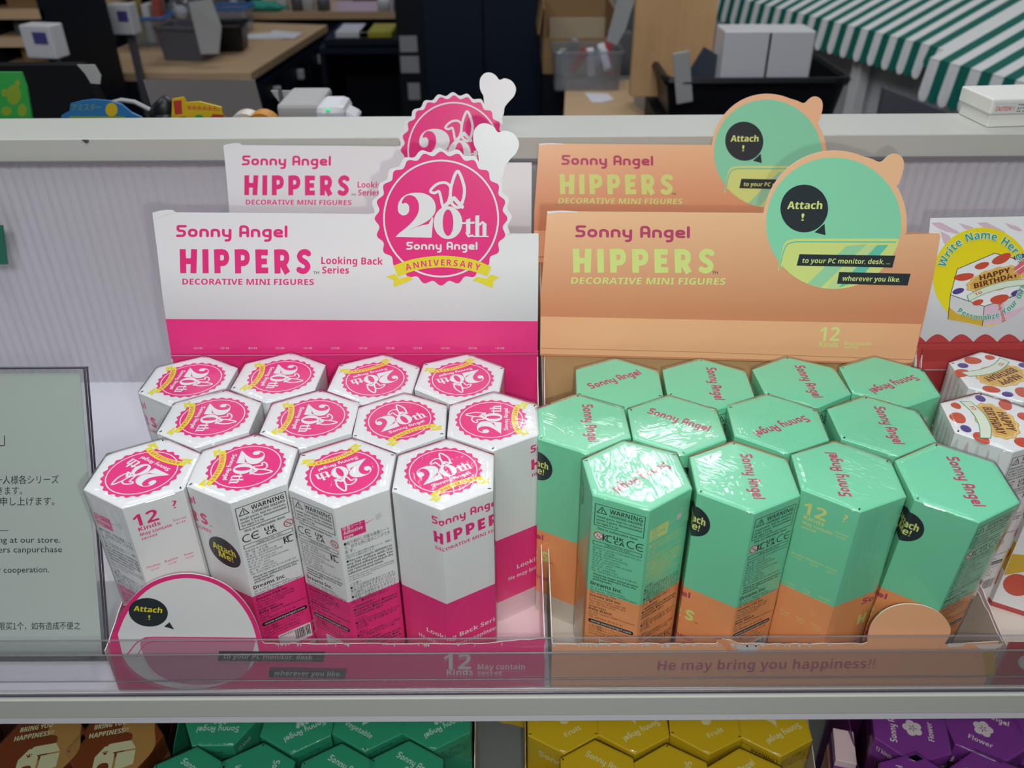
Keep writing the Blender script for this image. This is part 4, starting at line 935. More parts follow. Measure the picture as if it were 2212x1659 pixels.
# white carton on the rail, top right
zr = .2396; a = onZ(2106, 273, zr); 
wb = thing('flat_carton', 'flat white lidded carton with red CAUTION label on the top rail at right', 'carton', (a.x + .05, a.y + .02, zr))
IVO = mat('ivory_card', '#e9eae0', rough=.55, spec=.3)
b = MB(); rz = Matrix.Rotation(radians(5), 3, 'Z'); c = Vector((a.x + .060, a.y + .023, zr + .006)); b.box(c, (.108, .044, .0116), IVO, rz, .0005); b.build('carton_base', wb)
c2_ = c + Vector((0, 0, .0115)); b = MB(); b.box(c2_, (.113, .0485, .0125), IVO, rz, .0012); ld = b.build('carton_lid', wb)
A = Art(); 
def LB(x, y, off=0): v = rz @ Vector((-.0565 + x, -.02425 - off, .0062 - y)); return c2_ + v
A.rect(.003, .0028, .060, .0118, GRY, 0); A.text('CAUTION!', (.0045, .0095), (.0185, .0095), .0034, BERRY, 1, .03)
A.text('!!', (.0192, .0095), (.0208, .0095), .0034, BERRY, 1, .03)
for k, t_ in enumerate(('Please read and', 'precaution and', 'is concerned')): A.text(t_, (.0235, .0056 + .0026 * k), (.052, .0056 + .0026 * k), .0014, BLK, 1, .03)
A.build('caution_label', LB, ld, world=True)
# ================================================================== LOWER SHELF
LZ0 = -.2835; LT = LZ0 + H + LZ
def icon_radish(A, c, r, m):
    A.ell(c[0], c[1], r, r * 1.0, m, 2, 22); A.poly([(c[0] - r * .8, c[1] - r * .5), (c[0] + r * .8, c[1] - r * .5), (c[0], c[1] - r * 1.9)], m, 2)
    for k in (-1, 0, 1):
        for j in (0, 1): A.ell(c[0] + k * r * (.55 + .25 * j), c[1] + r * (1.35 + .55 * j), r * .34, r * .42, m, 2, 14)
def icon_pear(A, c, r, m):
    A.poly(catmull([(c[0], c[1] - r * 1.1), (c[0] + r * .9, c[1] - r * .5), (c[0] + r * .55, c[1] + r * .5), (c[0] + r * .25, c[1] + r * 1.2), (c[0] - r * .25, c[1] + r * 1.2), (c[0] - r * .55, c[1] + r * .5), (c[0] - r * .9, c[1] - r * .5)], 5, True), m, 2)
    A.stroke([(c[0], c[1] + r * 1.1), (c[0] + r * .2, c[1] + r * 1.7)], r * .2, m, 2)
def icon_flower(A, c, r, m, bgm):
    for k in range(5):
        a = pi / 2 + k * 2 * pi / 5; A.ell(c[0] + r * .62 * cos(a), c[1] + r * .62 * sin(a), r * .48, r * .48, m, 2, 18)
        A.stroke([(c[0] + r * .15 * cos(a + .6), c[1] + r * .15 * sin(a + .6)), (c[0] + r * .42 * cos(a + .6), c[1] + r * .42 * sin(a + .6))], r * .1, bgm, 3)
    A.ell(c[0], c[1], r * .5, r * .5, m, 2, 18)
def icon_house(A, m, bgm):
    A.poly([(-.26, -.02), (-.05, .20), (.30, .20), (.40, .02), (.09, .02), (-.12, .17)], m, 2)
    A.poly([(-.12, .14), (.06, -.02), (.06, -.36), (-.26, -.36), (-.26, -.02)], m, 2); A.poly([(.10, -.01), (.40, -.01), (.40, -.28), (.10, -.36)], m, 2)
    A.poly(rpoly([(-.19, -.36), (-.19, -.16), (.0, -.16), (.0, -.36)], .09), bgm, 3)
    A.ell(-.10, .02, .030, .024, bgm, 3, 12)
    for k in (-1, 0, 1): A.ell(-.10 + .035 * k, .058 - .008 * abs(k), .012, .014, bgm, 3, 8)
def low_box(kind):
    t = thing('hexagonal_box', 'x', 'box'); base, ink = {'green': (GREEN, PGRN), 'yellow': (YLW, PYEL), 'purple': (PUR, PPUR), 'brown': (BROWN, CRM)}[kind]
    body = hex_body([(H - .02, base), (0, PUR2 if kind == 'purple' else TANB if kind == 'brown' else base)], H).build('box_body', t, world=False)
    A = Art(); dk = BLK
    A.stroke([(3.06, .15), (3.94, .15), (3.94, .62), (3.06, .62)], .013, dk, 1, True); A.text('WARNING', (3.3, .30), (3.88, .30), .1, dk, 1, .05); A.text('CHOKING HAZARD', (3.3, .38), (3.88, .38), .055, dk, 1, .03)
    smalltext(A, [('Small parts. Not for children', 1), ('under 3 years. Recommended', 1), ('for ages 3 & up.', .5)], 3.1, .45, 3.9, .07, .045, dk, 1, .03)
    smalltext(A, JP * 2, 2.08, .2, 2.94, .1, .06, dk, 1); smalltext(A, JP, 4.08, .3, 4.94, .1, .06, dk, 1)
    A.text('', (.3, .55), (1.9, .55), .2, ink, 1, key=('@name', 0)); A.text('12 kinds', (5.1, .35), (5.5, .35), .13, ink, 1, .04)
    if kind == 'purple': A.text('Flower Series', (.4, .85), (1.6, .85), .12, ink, 1, .02)
    strip_build(A, body); l = lid(base, H).build('lid', t, world=False)
    B = Art(False); ca, sa = cos(radians(30)), sin(radians(30)); B.T = lambda x, y: ((x * ca - y * sa) * W, (x * sa + y * ca) * W)
    if kind == 'brown':
        B.poly(catmull([(.16, .46), (.05, .2), (.2, .08), (.12, -.15), (-.18, -.32), (-.05, -.54), (.2, -.52), (.48, -.2), (.46, .1), (.40, .40)], 5, True), TANB, 1)
        for k, s_ in enumerate(('HE MAY', 'BRING YOU', 'HAPPINESS?!')): w = (.13, .19, .23)[k]; B.text(s_, (-.1 - w, .38 - .12 * k), (-.1 + w, .38 - .12 * k), .07, ink, 2, .08)
        o_ = B.T; B.T = lambda x, y: o_(x * .72 - .02, y * .72 - .14); icon_house(B, ink, BROWN); B.T = o_
    else:
        B.text('', (-.30, .20), (.30, .20), .095, ink, 2, key=('@name', 0))
        w = {'green': 'Vegetable', 'yellow': 'Fruit', 'purple': 'Flower'}[kind]; B.text(w, (-.026 * len(w), -.30), (.026 * len(w), -.30), .075, ink, 2, .03)
        {'green': icon_radish, 'yellow': icon_pear}.get(kind, lambda A_, c, r, m: icon_flower(A_, c, r * 1.5, m, PUR))(B, (0, -.03), .082, ink)
    B.build('lid_print', lambda x, y, off: (x, y, H + LZ + off), l)
    return t
LOWER = {
 'brown': [(85, 1612, 12, 'brown box with white doghouse picture at the far left of the lower shelf'), (248, 1606, 12, 'brown box with pale doghouse picture beside the green boxes, lower shelf')],
 'green': [(472, 1573, 180, 'green lower shelf box at the left end of its back row'), (641, 1577, 210, 'green lower shelf box second in its back row, name at a slant'), (796, 1571, -30, 'green lower shelf box third in its back row, Vegetable readable'), (941, 1568, 210, 'green lower shelf box at the right end of its back row'),
           (400, 1688, -30, 'green lower shelf box at the left end of its front row, cut by the frame'), (553, 1666, -90, 'green lower shelf box second in its front row, cut by the frame'), (727, 1668, -30, 'green lower shelf box third in its front row, cut by the frame'), (877, 1661, -30, 'green lower shelf box at the right end of its front row, name sloping down')],
 'yellow': [(1216, 1571, 30, 'mustard yellow box at the left end of its back row, crumpled film on top'), (1368, 1572, 208, 'mustard yellow box second in its back row, pear upside down'), (1525, 1573, 26, 'mustard yellow box third in its back row, pear upright over Fruit'), (1674, 1577, 207, 'mustard yellow box at the right end of its back row'),
            (1291, 1658, -30, 'mustard yellow box at the left end of its front row, name sloping down'), (1450, 1664, -90, 'mustard yellow box second in its front row, cut by the frame'), (1614, 1680, 30, 'mustard yellow box third in its front row, cut by the frame')],
 'purple': [(1966, 1572, 75, 'purple box with white flower picture at the left end of its back row'), (2124, 1571, -33, 'purple box with white flower picture second in its back row'), (2276, 1575, 150, 'purple box at the far right of its back row, cut by the frame'), (1985, 1693, 75, 'purple box at the left of its front row, cut by the frame'), (2140, 1686, 90, 'purple box at the right of its front row, cut by the frame')]}
BV = {(472, 1573): (487, 1621, 270), (641, 1577): (630.6, 1629, 270), (796, 1571): (790, 1624, 270), (941, 1568): (942, 1621, 270),
      (400, 1688): (411, 1612, 90), (553, 1666): (557, 1603.6, 90), (727, 1668): (736, 1605, 90), (877, 1661): (877, 1599, 90),
      (1216, 1571): (1217, 1628, 270), (1368, 1572): (1367, 1629, 270), (1525, 1573): (1525, 1630, 270), (1674, 1577): (1682, 1635, 270),
      (1291, 1658): (1290, 1597, 90), (1450, 1664): (1449, 1606, 90), (1614, 1680): (1616, 1615, 90), (1985, 1693): (1983, 1622, 90), (2140, 1686): (2134, 1619, 90)}
for kind, L in LOWER.items():
    src = low_box(kind)
    for i, (x, y, a, lb) in enumerate(L):
        p = onZ(x, y, LT)
        if (x, y) in BV: q = onZ(*BV[(x, y)][:2], LT); p.y = q.y + (RA if BV[(x, y)][2] == 270 else -RA)
        t = radians(a - 30)
        r = dup(src, (p.x, p.y, LZ0), t, lb, '%s hexagonal boxes on the lower shelf' % kind, i)
        if kind == 'brown': r.scale = (1.12, 1.12, 1.0)
    drop(src)
def low_tray(name, label, x0, x1, y0, y1, col, inner, wh=.10, back=.135):
    t = thing(name, label, 'display tray', ((x0 + x1) / 2, (y0 + y1) / 2, -.284))
    b = MB(); b.box(((x0 + x1) / 2, (y0 + y1) / 2, -.2838), (x1 - x0, y1 - y0, .0004), inner); b.build('tray_floor', t)
    b = MB(); b.box(((x0 + x1) / 2, y1, -.284 + back / 2), (x1 - x0, .0008, back), col); b.build('back_wall', t)
    b = MB(); b.box(((x0 + x1) / 2, y0, -.284 + .022), (x1 - x0, .0008, .044), col); b.build('front_panel', t)
    for k, x in enumerate((x0, x1)):
        prof = [(x, y1, -.284)] + [(x, y0, -.284)] + ragged((x, y0, -.24), (x, y0 + .06, -.284 + wh), .001, 8, k) + ragged((x, y0 + .07, -.284 + wh), (x, y1, -.284 + back), .001, 8, k + 3)
        b = MB(); b.prism(prof, (.0006, 0, 0), inner if k else col); b.build('side_wall', t)
    return t
def lx(px, y=1640): return onZ(px, y, LT).x
gb0 = onZ(700, 1570, LT).y; 
low_tray('green_display_tray', 'green cardboard tray holding the green vegetable boxes on the lower shelf', lx(352, 1570) , lx(1022, 1570), gb0 - .085, gb0 + .045, GREEN, CREAM)
low_tray('yellow_display_tray', 'yellow cardboard tray holding the mustard fruit boxes on the lower shelf', lx(1135, 1570), lx(1775, 1570), gb0 - .085, gb0 + .045, YLW, CREAM)
low_tray('purple_display_tray', 'purple cardboard tray holding the purple flower boxes on the lower shelf', lx(1868, 1570), lx(2440, 1570), gb0 - .09, gb0 + .047, PUR2, PUR2)
low_tray('brown_display_tray', 'dark brown cardboard tray holding the doghouse boxes on the lower shelf', lx(-120, 1570), lx(337, 1570), gb0 - .085, gb0 + .047, mat('dark_brown_card', '#3a211a'), mat('dark_brown_card', '#3a211a'))
# small sideways carton and orange price card between the yellow and the purple trays
p = onZ(1815, 1640, -.19); sc_ = thing('slim_carton', 'slim white carton with orange stripe leaning between the yellow and purple trays', 'carton', (p.x, p.y, -.284))
b = MB(); rr_ = Matrix.Rotation(radians(-14), 3, 'Z'); b.box((p.x, p.y, -.284 + .056), (.016, .03, .112), PALEP, rr_, .0005); cc_ = b.build('carton_body', sc_)
b = MB(); b.box(Vector((p.x, p.y, -.284 + .082)), (.0164, .0304, .014), ORG, rr_); b.build('orange_band', cc_)
b = MB(); b.box(Vector((p.x, p.y, -.284 + .1)), (.0163, .0303, .010), PUR, rr_); b.build('purple_band', cc_)
fy_ = gb0 + .06; q_ = [onY(x, y, fy_) for x, y in ((1058, 1530), (1134, 1530), (1131, 1571), (1100, 1562), (1078, 1560), (1070, 1548))]
fl = thing('torn_wrapper', 'crumpled yellow wrapper corner hanging behind the gap between green and yellow trays', 'wrapper', (q_[0].x, fy_, -.284))
b = MB(); b.prism(q_, (0, .0015, 0), YLW); b.prism([v + Vector((.002, -.004, .004)) for v in q_[1:5]], (0, .001, 0), YLW)
a_, c_ = onY(1113, 1571, fy_), onY(1134, 1700, fy_); b.box(((a_.x + c_.x) / 2 + .012, fy_ + .004, (-.284 + a_.z) / 2 - .0142), (.006, .003, a_.z + .284 - .03), YLW); b.build('wrapper', fl)

# ================================================================== THE ROOM BEHIND
NAVY = mat('navy_laminate', '#0c1a2b', rough=.5, spec=.3); NAVY2 = mat('dark_navy_laminate', '#070d17', rough=.55, spec=.3)
def wood_mat(name, c0, c1, sc=(1, 14, 1)):
    m = mat(name, c0, rough=.45, spec=.35); nt = m.node_tree; b = nt.nodes['Principled BSDF']
    tc = nt.nodes.new('ShaderNodeTexCoord'); mp = nt.nodes.new('ShaderNodeMapping'); mp.inputs['Scale'].default_value = sc; n = nt.nodes.new('ShaderNodeTexNoise'); n.inputs['Scale'].default_value = 4; n.inputs['Detail'].default_value = 5
    mx = nt.nodes.new('ShaderNodeMix'); mx.data_type = 'RGBA'; mx.inputs[6].default_value = lin(c0); mx.inputs[7].default_value = lin(c1)
    nt.links.new(tc.outputs['Object'], mp.inputs[0]); nt.links.new(mp.outputs[0], n.inputs[0]); nt.links.new(n.outputs[0], mx.inputs[0]); nt.links.new(mx.outputs[2], b.inputs['Base Color']); return m
WOOD = wood_mat('oak_laminate', '#c8a67e', '#dabd97', (2, 18, 2)); WOODV = wood_mat('oak_panel', '#cfa470', '#e0b685', (14, 14, 1)); WEDGE = mat('oak_edge', '#8a6844', rough=.5)
CARDB = mat('corrugated_board', '#9c7c54', rough=.8); CARDI = mat('carton_inside', '#b9ad94', rough=.8)
GREYP = mat('grey_plastic', '#5b5c62', rough=.5); LGREYP = mat('light_grey_plastic', '#a9a9a6', rough=.5); BLKP = mat('black_plastic', '#0d0e12', rough=.4); WPL = mat('white_plastic', '#d6d8da', rough=.45)
TAUPE = mat('taupe_lid', '#38322c', rough=.4, spec=.4); PAPW = mat('copy_paper', '#e4e6ee', rough=.7); CLOTH = mat('cream_cloth', '#d9d2b8', rough=.9, bump=.4, bscale=120)
FZ = CZ - 1.45
fl_ = mesh('floor', [(-5, .8, FZ), (5, .8, FZ), (5, 7, FZ), (-5, 7, FZ)], [(0, 1, 2, 3)], mat('dark_floor', '#2b2d33', rough=.5, var=.1, vscale=3)); tag(fl_, kind='structure')
b = MB(); b.box((0, 6.0, FZ + 1.5), (10, .08, 3.0), NAVY2); tag(b.build('wall_back'), kind='structure')
b = MB(); b.box((0, -2.2, FZ + 1.6), (10, .08, 3.2), mat('plain_wall', '#8f8f8c', rough=.8)); tag(b.build('wall_front'), kind='structure')
b = MB(); b.box((0, 1.9, FZ + 3.0), (10, 8.3, .08), mat('ceiling_tile', '#b9b9b7', rough=.9)); tag(b.build('ceiling'), kind='structure')
fl2 = mesh('floor', [(-5, -2.2, FZ), (5, -2.2, FZ), (5, .8, FZ), (-5, .8, FZ)], [(0, 1, 2, 3)], MATS['dark_floor']); tag(fl2, kind='structure')
def down(P_, z): return [Vector((p.x, p.y, z)) for p in P_]
def slabq(b, pts, z0, z1, m): b.prism([Vector((p.x, p.y, z0)) for p in pts], (0, 0, z1 - z0), m)
# -- counter close behind the rail, holding the small things that peep over it
KZ = .045
b = MB(); b.box((-.55, 1.10, KZ - .015), (1.9, .42, .03), mat('counter_grey', '#2c2e33', rough=.5)); b.box((-.55, 1.10, (FZ + KZ - .03) / 2), (1.84, .36, KZ - .03 - FZ), NAVY2)
ct = thing('back_counter', 'dark counter directly behind the grey rail', 'counter', (-.55, 1.1, FZ)); b.build('counter_body', ct)
# -- work table with drawers
TZ = CZ - .60
t_ = [onZ(200, 158, TZ), onZ(541, 158, TZ), onZ(707, 54, TZ), onZ(395, 44, TZ)]
t_[0] = onZ(166, 142, TZ); t_f = onZ(212, 158, TZ)
wt_ = thing('work_table', 'navy work table with oak top and drawers, behind the white header card', 'table', ((t_[1].x + t_[0].x) / 2, t_[1].y + .3, FZ))
tp_ = [t_[0], t_f, t_[1], t_[2], t_[3]]
b = MB(); slabq(b, tp_, TZ - .025, TZ, WOOD); b.build('table_top', wt_)
b = MB(); cc0 = sum(tp_, Vector()) / 5; ins = [cc0 + (p - cc0) * .97 for p in tp_]; slabq(b, ins, FZ, TZ - .025, NAVY); b.build('cabinet_body', wt_)
d_ = (t_[2] - t_[1]); dn = Vector((d_.y, -d_.x, 0)).normalized()
for k in range(3):
    s0, s1 = .06 + .31 * k, .34 + .31 * k; a0, a1 = ins[2] + (ins[3] - ins[2]) * s0, ins[2] + (ins[3] - ins[2]) * s1
    dr = MB(); q = [Vector((a0.x, a0.y, TZ - .20)), Vector((a1.x, a1.y, TZ - .20)), Vector((a1.x, a1.y, TZ - .05)), Vector((a0.x, a0.y, TZ - .05))]; dr.prism(q, dn * .012, NAVY); dd = dr.build('drawer', wt_)
    h_ = MB(); m_ = (a0 + a1) / 2; h_.box(Vector((m_.x, m_.y, TZ - .10)) + dn * .02, (.03, .02, .035), LGREYP, bev=.004); h_.build('knob', dd)
def boxon(name, label, cat, px, py, z, dims, m, rz=0, bev=.003, group=None, parts=None):
    """box standing on height z with the middle of its front bottom edge seen at px,py"""
    p = onZ(px, py, z); rot = Matrix.Rotation(radians(rz), 3, 'Z'); c = p + rot @ Vector((0, dims[1] / 2, dims[2] / 2))
    t = thing(name, label, cat, (c.x, c.y, z), 0, group); b = MB(); b.box(c, dims, m, rot, bev); b.build('case', t)
    return t, c, rot
def tub(name, label, px, py, z, w0, d0, h, m, rz=0, wall=.006, flare=1.15, group=None, rim=None):
    """open bin: outer and inner walls, floor and a rolled rim"""
    p = onZ(px, py, z); rot = Matrix.Rotation(radians(rz), 3, 'Z'); c = p + rot @ Vector((0, d0 / 2, 0)); t = thing(name, label, 'bin', (c.x, c.y, z), 0, group)
    def ring(sx, sy, zz): return [c + rot @ Vector((x, y, zz)) for x, y in rpoly([(-sx / 2, -sy / 2), (sx / 2, -sy / 2), (sx / 2, sy / 2), (-sx / 2, sy / 2)], min(sx, sy) * .14, True)]
    R_ = [ring(w0, d0, 0), ring(w0 * flare, d0 * flare, h), ring(w0 * flare - 2 * wall, d0 * flare - 2 * wall, h), ring(w0 - 2 * wall, d0 - 2 * wall, wall)]
    n = len(R_[0]); V = [q for r in R_ for q in r]; Fc = [tuple(range(n))[::-1], tuple(range(3 * n, 4 * n))]
    for k in range(3): Fc += [(k * n + j, k * n + (j + 1) % n, (k + 1) * n + (j + 1) % n, (k + 1) * n + j) for j in range(n)]
    b = MB(); b.add(V, Fc, m); b.build('tub', t)
    b = MB(); b.tube(ring(w0 * flare, d0 * flare, h), wall * 1.2, rim or m, 6, True); b.build('rim', t)
    return t, c, rot
tb, c, rot = tub('storage_bin', 'dark grey plastic bin with white tag on the work table', 398, 132, TZ, .15, .13, .105, GREYP, -8)
b = MB(); q = c + Vector((.075, -.07, .135)); b.prism([q + Vector(v) for v in ((-.03, 0, .05), (.045, .01, .06), (.075, -.03, -.02), (.06, -.06, -.10), (.0, -.06, -.10))], (0, .002, 0), LGREYP); b.build('tag', tb)
tub('storage_bin', 'black plastic bin standing right of the dark grey one', 488, 113, TZ, .12, .12, .085, BLKP, 5)
tbb, c, rot = tub('storage_bin', 'clear plastic tub with blue rim holding packets, left of the dark grey bin', 325, 104, TZ, .125, .12, .10, CLB, 6, rim=mat('blue_rim', '#3f6fae', rough=.4))
for k, (m_, dx, h) in enumerate(((mat('packet_ochre', '#9c8c4c', rough=.5), -.035, .14), (WPL, .0, .13), (mat('packet_red', '#b0594a', rough=.5), .035, .15))):
    b = MB(); b.box(c + Vector((dx, .01, h / 2 + .01)), (.026, .06, h), m_, Matrix.Rotation(.1 * (k - 1), 3, 'Y'), .003); tag(b.build('packet'), ('ochre packet standing in the clear tub', 'white packet standing in the clear tub', 'red packet standing in the clear tub')[k], 'packet', 'packets in the clear tub')
tub('storage_bin', 'clear plastic tub with blue rim behind the black bin', 505, 72, TZ, .11, .11, .09, CLB, 0, rim=MATS['blue_rim'])
for k, (x, y, r_, s_) in enumerate(((385, 52, .055, 3), (442, 48, .062, 5), (500, 40, .055, 8))):
    p = onZ(x, y, TZ); b = MB(); b.blob(p + Vector((0, .05, r_ * .9)), r_, CLB, .5, s_, 3, (1.1, .9, .9)); b.blob(p + Vector((0, .05, r_ * .7)), r_ * .55, WPL, .4, s_ + 1, 2)
    tag(b.build('plastic_bag', smooth=False), ('crumpled clear bag on the table, left of three', 'crumpled clear bag on the table, middle of three', 'crumpled clear bag on the table, right of three')[k], 'bag', 'clear bags on the work table')
for k, q in enumerate((((522, 84), (610, 84), (600, 70), (540, 74)), ((575, 80), (635, 84), (655, 72), (590, 66)))):
    b = MB(); b.prism([onZ(x, y, TZ + .001 + .002 * k) for x, y in q], (0, 0, .0015), PAPW); tag(b.build('paper_sheet'), ('white sheet lying on the work table, left one', 'white sheet lying on the work table, right one')[k], 'paper', 'papers on the work table')
b = MB(); bz = onZ(350, 55, TZ); b.lathe([(.0, 0), (.03, 0), (.032, .09), (.014, .115), (.012, .13), (.0, .13)], bz, mat('bottle_green', '#1d6a52', rough=.3), 16); tag(b.build('spray_bottle', smooth=True), 'small green bottle at the back of the work table', 'bottle')
# -- shelving racks at the left
def rack(name, label, x0p, y0p, x1p, y1p, Y, dep, nsh, m=NAVY2):
    a, c_ = onY(x0p, y0p, Y), onY(x1p, y1p, Y); w_ = c_.x - a.x; t = thing(name, label, 'shelving', ((a.x + c_.x) / 2, Y + dep / 2, FZ))
    for x in (a.x, c_.x): b = MB(); b.box((x, Y + dep / 2, (FZ + a.z) / 2), (.02, dep, a.z - FZ), m); b.build('upright', t)
    b = MB(); b.box(((a.x + c_.x) / 2, Y + dep, (FZ + a.z) / 2), (w_, .015, a.z - FZ), m); b.build('back_board', t)
    zs = [a.z + (c_.z - a.z) * k / (nsh - 1) for k in range(nsh)]
    for z in zs: b = MB(); b.box(((a.x + c_.x) / 2, Y + dep / 2, z), (w_, dep, .022), WOOD); b.build('shelf_board', t)
    return t, a, c_, zs
r1, a, c_, zs = rack('parts_rack', 'dark rack with oak shelves at the far left behind the tables', -60, -30, 128, 150, 2.3, .35, 4)
r2, a2, c2x, zs2 = rack('parts_rack', 'dark rack with oak shelves left of the work table', 128, 14, 262, 120, 3.95, .45, 4)
n_ = 0
for (a_, cc_, zz, Y_) in ((a, c_, zs, 2.3), (a2, c2x, zs2, 3.95)):
    for z in zz:
        k = 0; x = a_.x + .05
        while x < cc_.x - .09:
            w_ = random.uniform(.06, .11); h = random.uniform(.03, .075); b = MB(); b.box((x + w_ / 2, Y_ + .12, z + .011 + h / 2), (w_, .16, h), random.choice((CARDB, CARDB, CARDI, GREYP)), None, .003)
            n_ += 1; tag(b.build('small_carton'), 'carton %s from left on the %s shelf of the %s parts rack' % (('one', 'two', 'three', 'four', 'five', 'six', 'seven', 'eight', 'nine')[k], ('topmost', 'second', 'third', 'lowest')[zz.index(z)], 'nearer' if Y_ < 3 else 'farther'), 'carton', 'cartons on the parts racks'); k += 1; x += w_ + random.uniform(.02, .07)
for k, (x, y, Y, w_, h, rz) in enumerate(((94, 128, 2.15, .082, .075, -12), (268, 76, 2.75, .07, .085, -6), (60, 30, 2.5, .07, .03, -6))):
    p = onY(x, y, Y); t = thing('glove_box', ('white and violet tissue box at far left', 'white and violet tissue box left of the work table', 'white box near the top left corner')[k], 'box', (p.x, p.y, p.z)); rot = Matrix.Rotation(radians(rz), 3, 'Z')
    b = MB(); b.box(p + Vector((0, .03, h / 2)), (w_, .05, h), WPL, rot, .003); o = b.build('carton_body', t)
    b = MB(); b.box(p + Vector((0, .03, h / 2)) + rot @ Vector((.01, -.0255, .01)), (w_ * .45, .002, h * .35), mat('violet_print', '#4a4a8c', rough=.5), rot); b.build('violet_panel', o)
    if k < 2:
        b = MB(); b.box(p + Vector((0, .05, -.16)), (.02, .02, .32), GREYP); b.build('bracket', t)
# -- back counter far right of the table with odds and ends
CZ2 = CZ - .57; p0, p1_ = onZ(520, 26, CZ2), onZ(905, 30, CZ2)
bc = thing('far_counter', 'long dark counter with oak edge behind the work table', 'counter', ((p0.x + p1_.x) / 2, p0.y + .3, FZ))
b = MB(); b.box(((p0.x + p1_.x) / 2, p0.y + .3, CZ2 - .015), (p1_.x - p0.x, .6, .03), WOOD); b.build('counter_top', bc)
b = MB(); b.box(((p0.x + p1_.x) / 2, p0.y + .33, (FZ + CZ2 - .03) / 2), (p1_.x - p0.x, .52, CZ2 - .03 - FZ), NAVY); b.build('cabinet_body', bc)
b = MB(); q = onZ(575, 22, CZ2); b.blob(q + Vector((0, 0, .015)), .09, mat('teal_cloth', '#35a08c', rough=.8), .25, 2, 2, (1.2, .7, .25)); tag(b.build('cloth'), 'teal cloth lying on the far counter', 'cloth')
q = onZ(790, 2, CZ2); t = thing('monitor', 'small monitor with a lit blue screen on the far counter', 'monitor', (q.x, q.y, CZ2)); b = MB(); b.box(q + Vector((0, .05, .10)), (.30, .03, .18), BLKP, None, .004); mo = b.build('case', t); b = MB(); b.box(q + Vector((0, .05, .005)), (.12, .10, .01), BLKP, None, .002); b.build('stand', t)
bs = mat('blue_screen', (.01, .04, .25, 1), rough=.3); bs.node_tree.nodes['Principled BSDF'].inputs['Emission Color'].default_value = (.02, .12, .9, 1); bs.node_tree.nodes['Principled BSDF'].inputs['Emission Strength'].default_value = .8
b = MB(); b.box(q + Vector((0, .0335, .10)), (.28, .002, .16), bs); b.build('screen', mo)
for k, (x, m_, h) in enumerate(((612, WPL, .08), (645, GREYP, .06), (668, WPL, .09), (700, GREYP, .05), (830, WPL, .05), (862, LGREYP, .06))):
    q = onZ(x, 22, CZ2); b = MB(); b.lathe([(.001, 0), (.028, 0), (.03, h * .7), (.02, h), (.001, h)], q, m_, 14); tag(b.build('jar', smooth=True), '%s jar on the far counter, %s from the teal cloth' % ('white' if m_ is WPL else 'grey', ('nearest', 'second', 'third', 'fourth', 'fifth', 'farthest')[k]), 'jar', 'jars on the far counter')
# -- tall navy cabinet, with white cards in a rack
p0, p1_ = onY(905, 0, 2.9), onY(1180, 0, 2.9)
nc = thing('navy_cabinet', 'tall navy cabinet with two doors behind the anniversary seal', 'cabinet', ((p0.x + p1_.x) / 2, 3.1, FZ))
b = MB(); b.box(((p0.x + p1_.x) / 2, 3.12, FZ + .85), (p1_.x - p0.x, .4, 1.7), NAVY); b.build('cabinet_body', nc)
for s_ in (0, 1):
    w_ = (p1_.x - p0.x) / 2; b = MB(); b.box((p0.x + w_ * (s_ + .5), 2.91, FZ + .86), (w_ - .006, .018, 1.66), NAVY, None, .002); d = b.build('door', nc)
    b = MB(); b.box((p0.x + w_ + (-.03 if s_ == 0 else .03), 2.895, FZ + 1.32), (.01, .015, .14), GREYP, None, .002); b.build('handle', d)
p0_, p1x = onY(690, 60, 3.25), onY(905, 60, 3.25)
oc = thing('open_cabinet', 'open dark cabinet with a shelf of papers, left of the tall navy cabinet', 'cabinet', ((p0_.x + p1x.x) / 2, 3.4, FZ)); ww = p1x.x - p0_.x; xm = (p0_.x + p1x.x) / 2
for x in (p0_.x, p1x.x): b = MB(); b.box((x, 3.42, FZ + .42), (.02, .35, .84), NAVY2); b.build('side_panel', oc)
b = MB(); b.box((xm, 3.6, FZ + .42), (ww, .02, .84), NAVY2); b.build('back_board', oc)
qs = onY(790, 86, 3.3).z
b = MB(); b.box((xm, 3.42, qs), (ww - .02, .34, .02), NAVY); b.build('shelf_board', oc)
b = MB(); b.box((xm, 3.42, FZ + .84), (ww + .02, .36, .02), NAVY); b.build('cabinet_top', oc)
for k, (x, m_) in enumerate(((762, WPL), (812, mat('yellow_folder', '#a8a02e', rough=.6)))):
    q = onY(x, 83, 3.28); b = MB(); b.box((q.x, 3.36, qs + .022), (.12, .18, .02), m_, None, .002); tag(b.build('paper_stack'), ('white stack of papers on the open cabinet shelf', 'yellow folder on the open cabinet shelf')[k], 'papers')
for k, (x0, y0, x1, y1) in enumerate(((862, 78, 902, 113), (864, 122, 906, 158), (880, 180, 908, 216))):
    a_, c_ = onY(x0, y0, 2.885), onY(x1, y1, 2.885); 
    b = MB(); b.box(((a_.x + c_.x) / 2, 2.890, (a_.z + c_.z) / 2), (c_.x - a_.x, .003, a_.z - c_.z), mat('dim_white_card', '#8e9192', rough=.7)); 
    tag(b.build('notice_card'), ('pale card on the dark cabinet side, topmost of three', 'pale card on the dark cabinet side, middle of three', 'pale card on the dark cabinet side, lowest of three')[k], 'card', 'cards on the cabinet')
# post that carries the cards
a_ = onY(885, 60, 2.9); b = MB(); b.box((a_.x, 2.90, FZ + .62), (.085, .016, 1.24), NAVY2); tag(b.build('rack_post'), 'dark narrow board carrying three pale cards', 'board')
